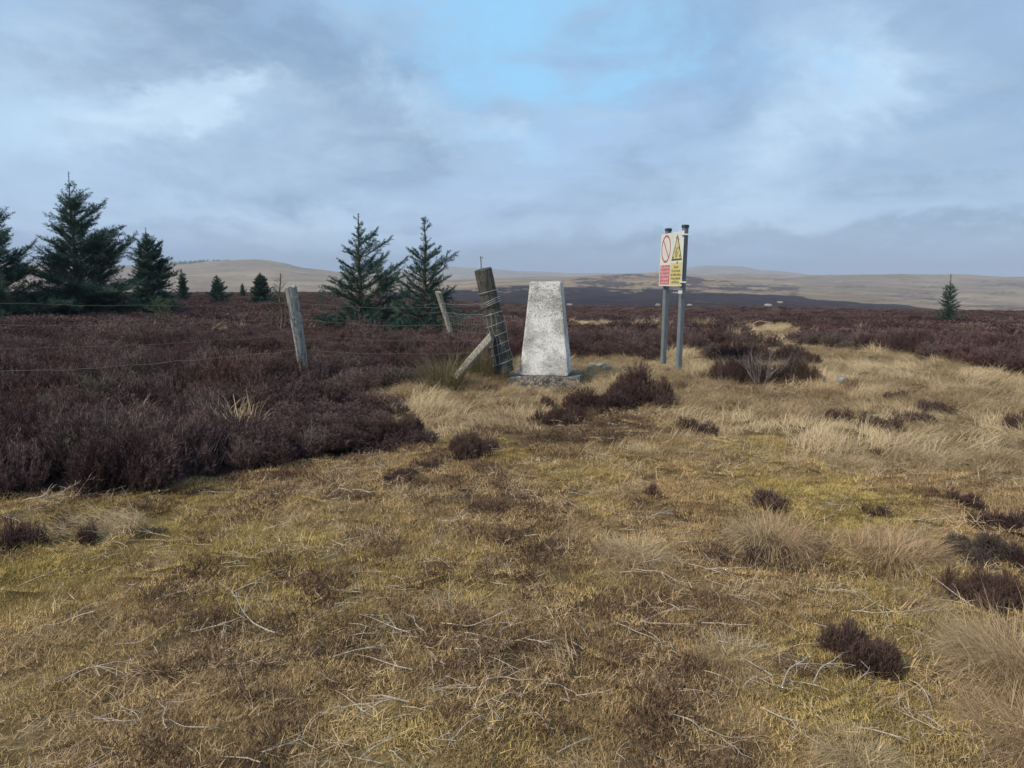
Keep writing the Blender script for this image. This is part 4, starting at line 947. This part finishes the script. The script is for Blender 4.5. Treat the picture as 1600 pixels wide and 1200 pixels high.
# ------------------------------------------------------------------ spruces
def spruce(h, Rb, seed, nl=.035, nw=.006, dens=100, whorl=.28, nbr=6, pw=.8, leader=.35, wind=.2, side=.10, low=.05, tert=True, gaps=(), droop=0.0, fine=1.0):
    r = random.Random(seed); seg = []; wood = []
    wood.append((np.array([(0.02 * math.sin(k * 1.3 + seed), .02 * math.cos(k * 1.1), -.1 + (h + .1) * k / 10) for k in range(11)]), np.linspace(.022 * h + .01, .006, 11)))
    def shoot(p, d, L, up, depth):
        k = max(2, int(L / .07)); pts = [p]; dd = Vector(d).normalized()
        for i in range(k):
            dd = (dd + Vector((r.gauss(0, .05), r.gauss(0, .05), up / k + r.gauss(0, .03)))).normalized(); q = pts[-1] + dd * (L / k); seg.append((pts[-1], q)); pts.append(q)
        if depth == 0: return pts
        n_ = int(L / side); 
        for j in range(1, n_ + 1):
            t = .18 + .80 * j / (n_ + .6); q = pts[min(int(t * k), k)]; rem = L * (1 - t)
            for sg in (-1, 1):
                if r.random() < .12: continue
                a = sg * r.uniform(.65, 1.0); a *= .85; d2 = Vector((dd.x * math.cos(a) - dd.y * math.sin(a), dd.x * math.sin(a) + dd.y * math.cos(a), dd.z * .6 + r.gauss(-droop, .26)))
                ll = (.5 * rem + .07) * r.uniform(.7, 1.15)
                if ll > .05: shoot(q, d2, min(ll, .75), up * .6, depth - 1 if (ll > .22 and tert) else 0)
        return pts
    # leader
    for i in range(8): seg.append((Vector((0, 0, h * (1 - leader / h * (1 - i / 8)))) if False else Vector((0, 0, h - leader * (1 - i / 8))), Vector((0.004 * i, 0, h - leader * (1 - (i + 1) / 8)))))
    z_ = h - leader * .92; k = 0
    while z_ > low:
        t = z_ / h; Lb = Rb * max((1 - t), .02) ** pw
        if any(a < t < b for a, b in gaps): Lb *= .45
        Lb = max(Lb * (1 if t < .8 else .62), .08)
        nb = nbr + 2 if t < .8 else nbr
        a0 = r.random() * 6.28
        for b in range(nb):
            az = a0 + b * 2 * math.pi / nb + r.gauss(0, .2); w_ = 1 + wind * math.cos(az); LL = Lb * w_ * (r.uniform(.55, 1.0) if r.random() < .75 else r.uniform(1.0, 1.3))
            el = .55 * t ** 2.0 + .24 + r.gauss(0, .10) + wind * .30 * math.cos(az)
            if t < .25: el -= .2
            p = Vector((0, 0, z_ + r.uniform(-.04, .04) * whorl / .28))
            pts = shoot(p, (math.cos(az) * math.cos(el), math.sin(az) * math.cos(el), math.sin(el)), LL, .36, 2 if LL > .5 else 1)
            if LL > .3: wood.append((np.array([tuple(q) for q in pts]), np.linspace(.006 + .008 * LL, .002, len(pts))))
        # small shoots between whorls
        for b in range(int(14 * fine * (1 - t) ** 1.2 + .5)):
            az = r.random() * 6.28; el = .5 + r.random() * .4; zz = z_ + r.random() * whorl
            if zz < h - .05: shoot(Vector((0, 0, zz)), (math.cos(az) * math.cos(el), math.sin(az) * math.cos(el), math.sin(el)), min(.10 + .5 * Lb * r.random(), .5), .1, 0 if Lb < .3 else 1)
        z_ -= whorl * (.8 + .4 * r.random()) * .78; k += 1
    A = np.array([tuple(a) for a, b in seg]); B = np.array([tuple(b) for a, b in seg]); D = B - A; L = np.linalg.norm(D, axis=1)
    cnt = np.maximum((L * dens * 1.9).astype(int), 3); idx = np.repeat(np.arange(len(L)), cnt); g_ = np.random.default_rng(seed); m_ = len(idx)
    u = g_.random(m_)[:, None]; d = D[idx] / L[idx][:, None]; P = A[idx] + D[idx] * u
    rd = np.cross(d, g_.normal(0, 1, (m_, 3))); rd /= np.linalg.norm(rd, axis=1)[:, None] + 1e-9
    nd = rd * .75 + d * .65; ln = nl * (.7 + .5 * g_.random((m_, 1)))
    V = np.stack([P - d * nw / 2, P + d * nw / 2, P + nd * ln], 1).reshape(-1, 3); F = np.arange(m_ * 3).reshape(-1, 3)
    rn = np.repeat(g_.random(len(L))[idx] * .6 + g_.random(m_) * .4, 3)
    return V, F, rn, wood
ntri = 0
def tree(name, px_, topy, D, Rb, seed, lab, mat=M_NEEDLE, grp='spruces growing in the heather', cat='spruce', **kw):
    global ntri
    T_ = atd(px_, topy, D); gz0 = float(height(T_.x, D)); h = T_.z - gz0
    V, F, rn, wd = spruce(h, Rb, seed, **kw); ntri += len(F)
    rt = empty(name, (T_.x, T_.y, gz0)); tag(rt, lab, cat, grp)
    obj('crown', mesh_np('crown', V, F, {'rnd': rn}, mat), rt)
    tube_obj('trunk', wd, M_BARK, rt, 4)
    print(name, round(h, 2), len(F)); return rt
tree('spruce_tree', -30, 290, 22, 1.9, 1, 'big dark spruce half cut off by the left edge of the view', nl=.065, nw=.017, dens=40, whorl=.28, nbr=6, wind=.25, side=.11)
tree('spruce_tree', 106, 268, 24, 2.25, 2, 'tallest complete dark spruce, with long upswept branches to the right', nl=.065, nw=.017, dens=40, whorl=.27, nbr=6, leader=.55, wind=.28, side=.11, pw=.85)
tree('spruce_tree', 227, 356, 29, 1.2, 3, 'middle sized conical dark spruce right of the tallest one', nl=.07, nw=.02, dens=46, whorl=.21, nbr=7, leader=.40, wind=.12, side=.10, pw=.55)
tree('spruce_tree', 283, 421, 42, .50, 4, 'narrow small spruce standing alone before the pale hill', nl=.07, nw=.028, dens=60, whorl=.15, nbr=5, leader=.2, wind=.1, tert=False, pw=.6)
tree('spruce_tree', 338, 430, 38, .7, 5, 'small bushy spruce between narrow one and the tiny tops', nl=.07, nw=.028, dens=60, whorl=.15, nbr=5, leader=.2, wind=.2, tert=False, pw=.55)
tree('spruce_tree', 378, 442, 55, .40, 6, 'tiny far spruce top just left of the dense little cone', nl=.08, nw=.035, dens=50, whorl=.16, nbr=5, leader=.2, tert=False)
tree('spruce_tree', 405, 426, 41, .85, 7, 'dense little cone of a spruce left of the grey leaning post', nl=.07, nw=.028, dens=60, whorl=.13, nbr=7, leader=.2, tert=False, pw=.7)
tree('spruce_sapling', 437, 427, 13.5, .42, 8, 'sparse light green sapling right behind the grey leaning post', M_NEEDLE2, 'young spruce saplings', 'sapling', nl=.03, nw=.005, dens=110, whorl=.19, nbr=5, leader=.14, wind=.05, side=.14, tert=False, low=.5, pw=.5, fine=.2)
tree('spruce_tree', 559, 334, 16.5, 1.6, 9, 'open ragged spruce with a bent leader, left of the two in mid view', nl=.048, nw=.011, dens=115, whorl=.27, nbr=5, leader=.38, wind=.34, side=.145, pw=.85, fine=.6)
tree('spruce_tree', 663, 339, 15, .95, 10, 'gappy spruce with a bare necked top, right behind the fence', nl=.048, nw=.011, dens=115, whorl=.24, nbr=6, leader=.12, wind=.1, side=.145, pw=.55, gaps=((.66, .86),), fine=.5)
tree('spruce_tree', 1486, 428, 30, .55, 11, 'lone little spruce with a long bare leader on the right moor', nl=.055, nw=.016, dens=60, whorl=.17, nbr=6, leader=.62, wind=.05, side=.15, tert=False, pw=.6)
tree('spruce_sapling', 247, 462, 19, .5, 12, 'low yellow green sapling at the foot of the middle sized spruce', M_NEEDLE2, 'young spruce saplings', 'sapling', nl=.03, nw=.006, dens=70, whorl=.2, nbr=5, leader=.12, wind=.05, side=.12, tert=False, low=.3, pw=.4, fine=.3)
tree('spruce_sapling', 499, 452, 27, .3, 13, 'tiny dark sapling on the heather skyline left of the open ragged spruce', M_NEEDLE, 'young spruce saplings', 'sapling', nl=.04, nw=.012, dens=60, whorl=.2, nbr=4, leader=.15, tert=False, pw=.5, fine=.3)
print('needle tris', ntri)
# plantation on the skyline
r = random.Random(5); V = []; F = []
for k in range(150):
    pxx = 255 + (r.random() ** 1.1) * 105; az = elev_of(pxx, 412)[1]; D = 2240 + r.uniform(-30, 30); x_ = D * math.sin(az); y_ = D * math.cos(az); z_ = float(height(x_, y_)); hh = r.uniform(6, 12) * (1.15 - (pxx - 255) / 150); ww = hh * .28
    for lv in range(3):
        b = len(V); zb = z_ + hh * lv * .25; wr_ = ww * (1 - lv * .28)
        for s_ in range(6): V.append((x_ + wr_ * math.cos(s_ * 1.047) * r.uniform(.7, 1.2), y_ + wr_ * math.sin(s_ * 1.047), zb))
        V.append((x_, y_, zb + hh * .5)); F += [(b + s_, b + (s_ + 1) % 6, b + 6) for s_ in range(6)]
tag(obj('far_plantation', mesh_np('far_plantation', V, np.array(F), {'rnd': np.random.default_rng(1).random(len(V))}, M_NEEDLE)), 'row of far dark conifers along the top of the left hill', 'plantation', kind='stuff')

# ------------------------------------------------------------------ haze
m, n = newmat('air'); m.node_tree.nodes.clear()
pv = n.n('ShaderNodeVolumePrincipled', ins={'Color': (.72, .82, .97, 1), 'Density': 2.0e-4, 'Anisotropy': 0.0}); out = n.n('ShaderNodeOutputMaterial'); n.link(pv.outputs[0], out.inputs['Volume'])
hz_ = bm_obj('haze', box_bm(-9300, 9300, -9300, 9300, float(Z.min()) - 1.5, max(float(Z.max()), 60) + 12), m)
tag(hz_, kind='stuff', label='thin blue haze in the air over the moor')
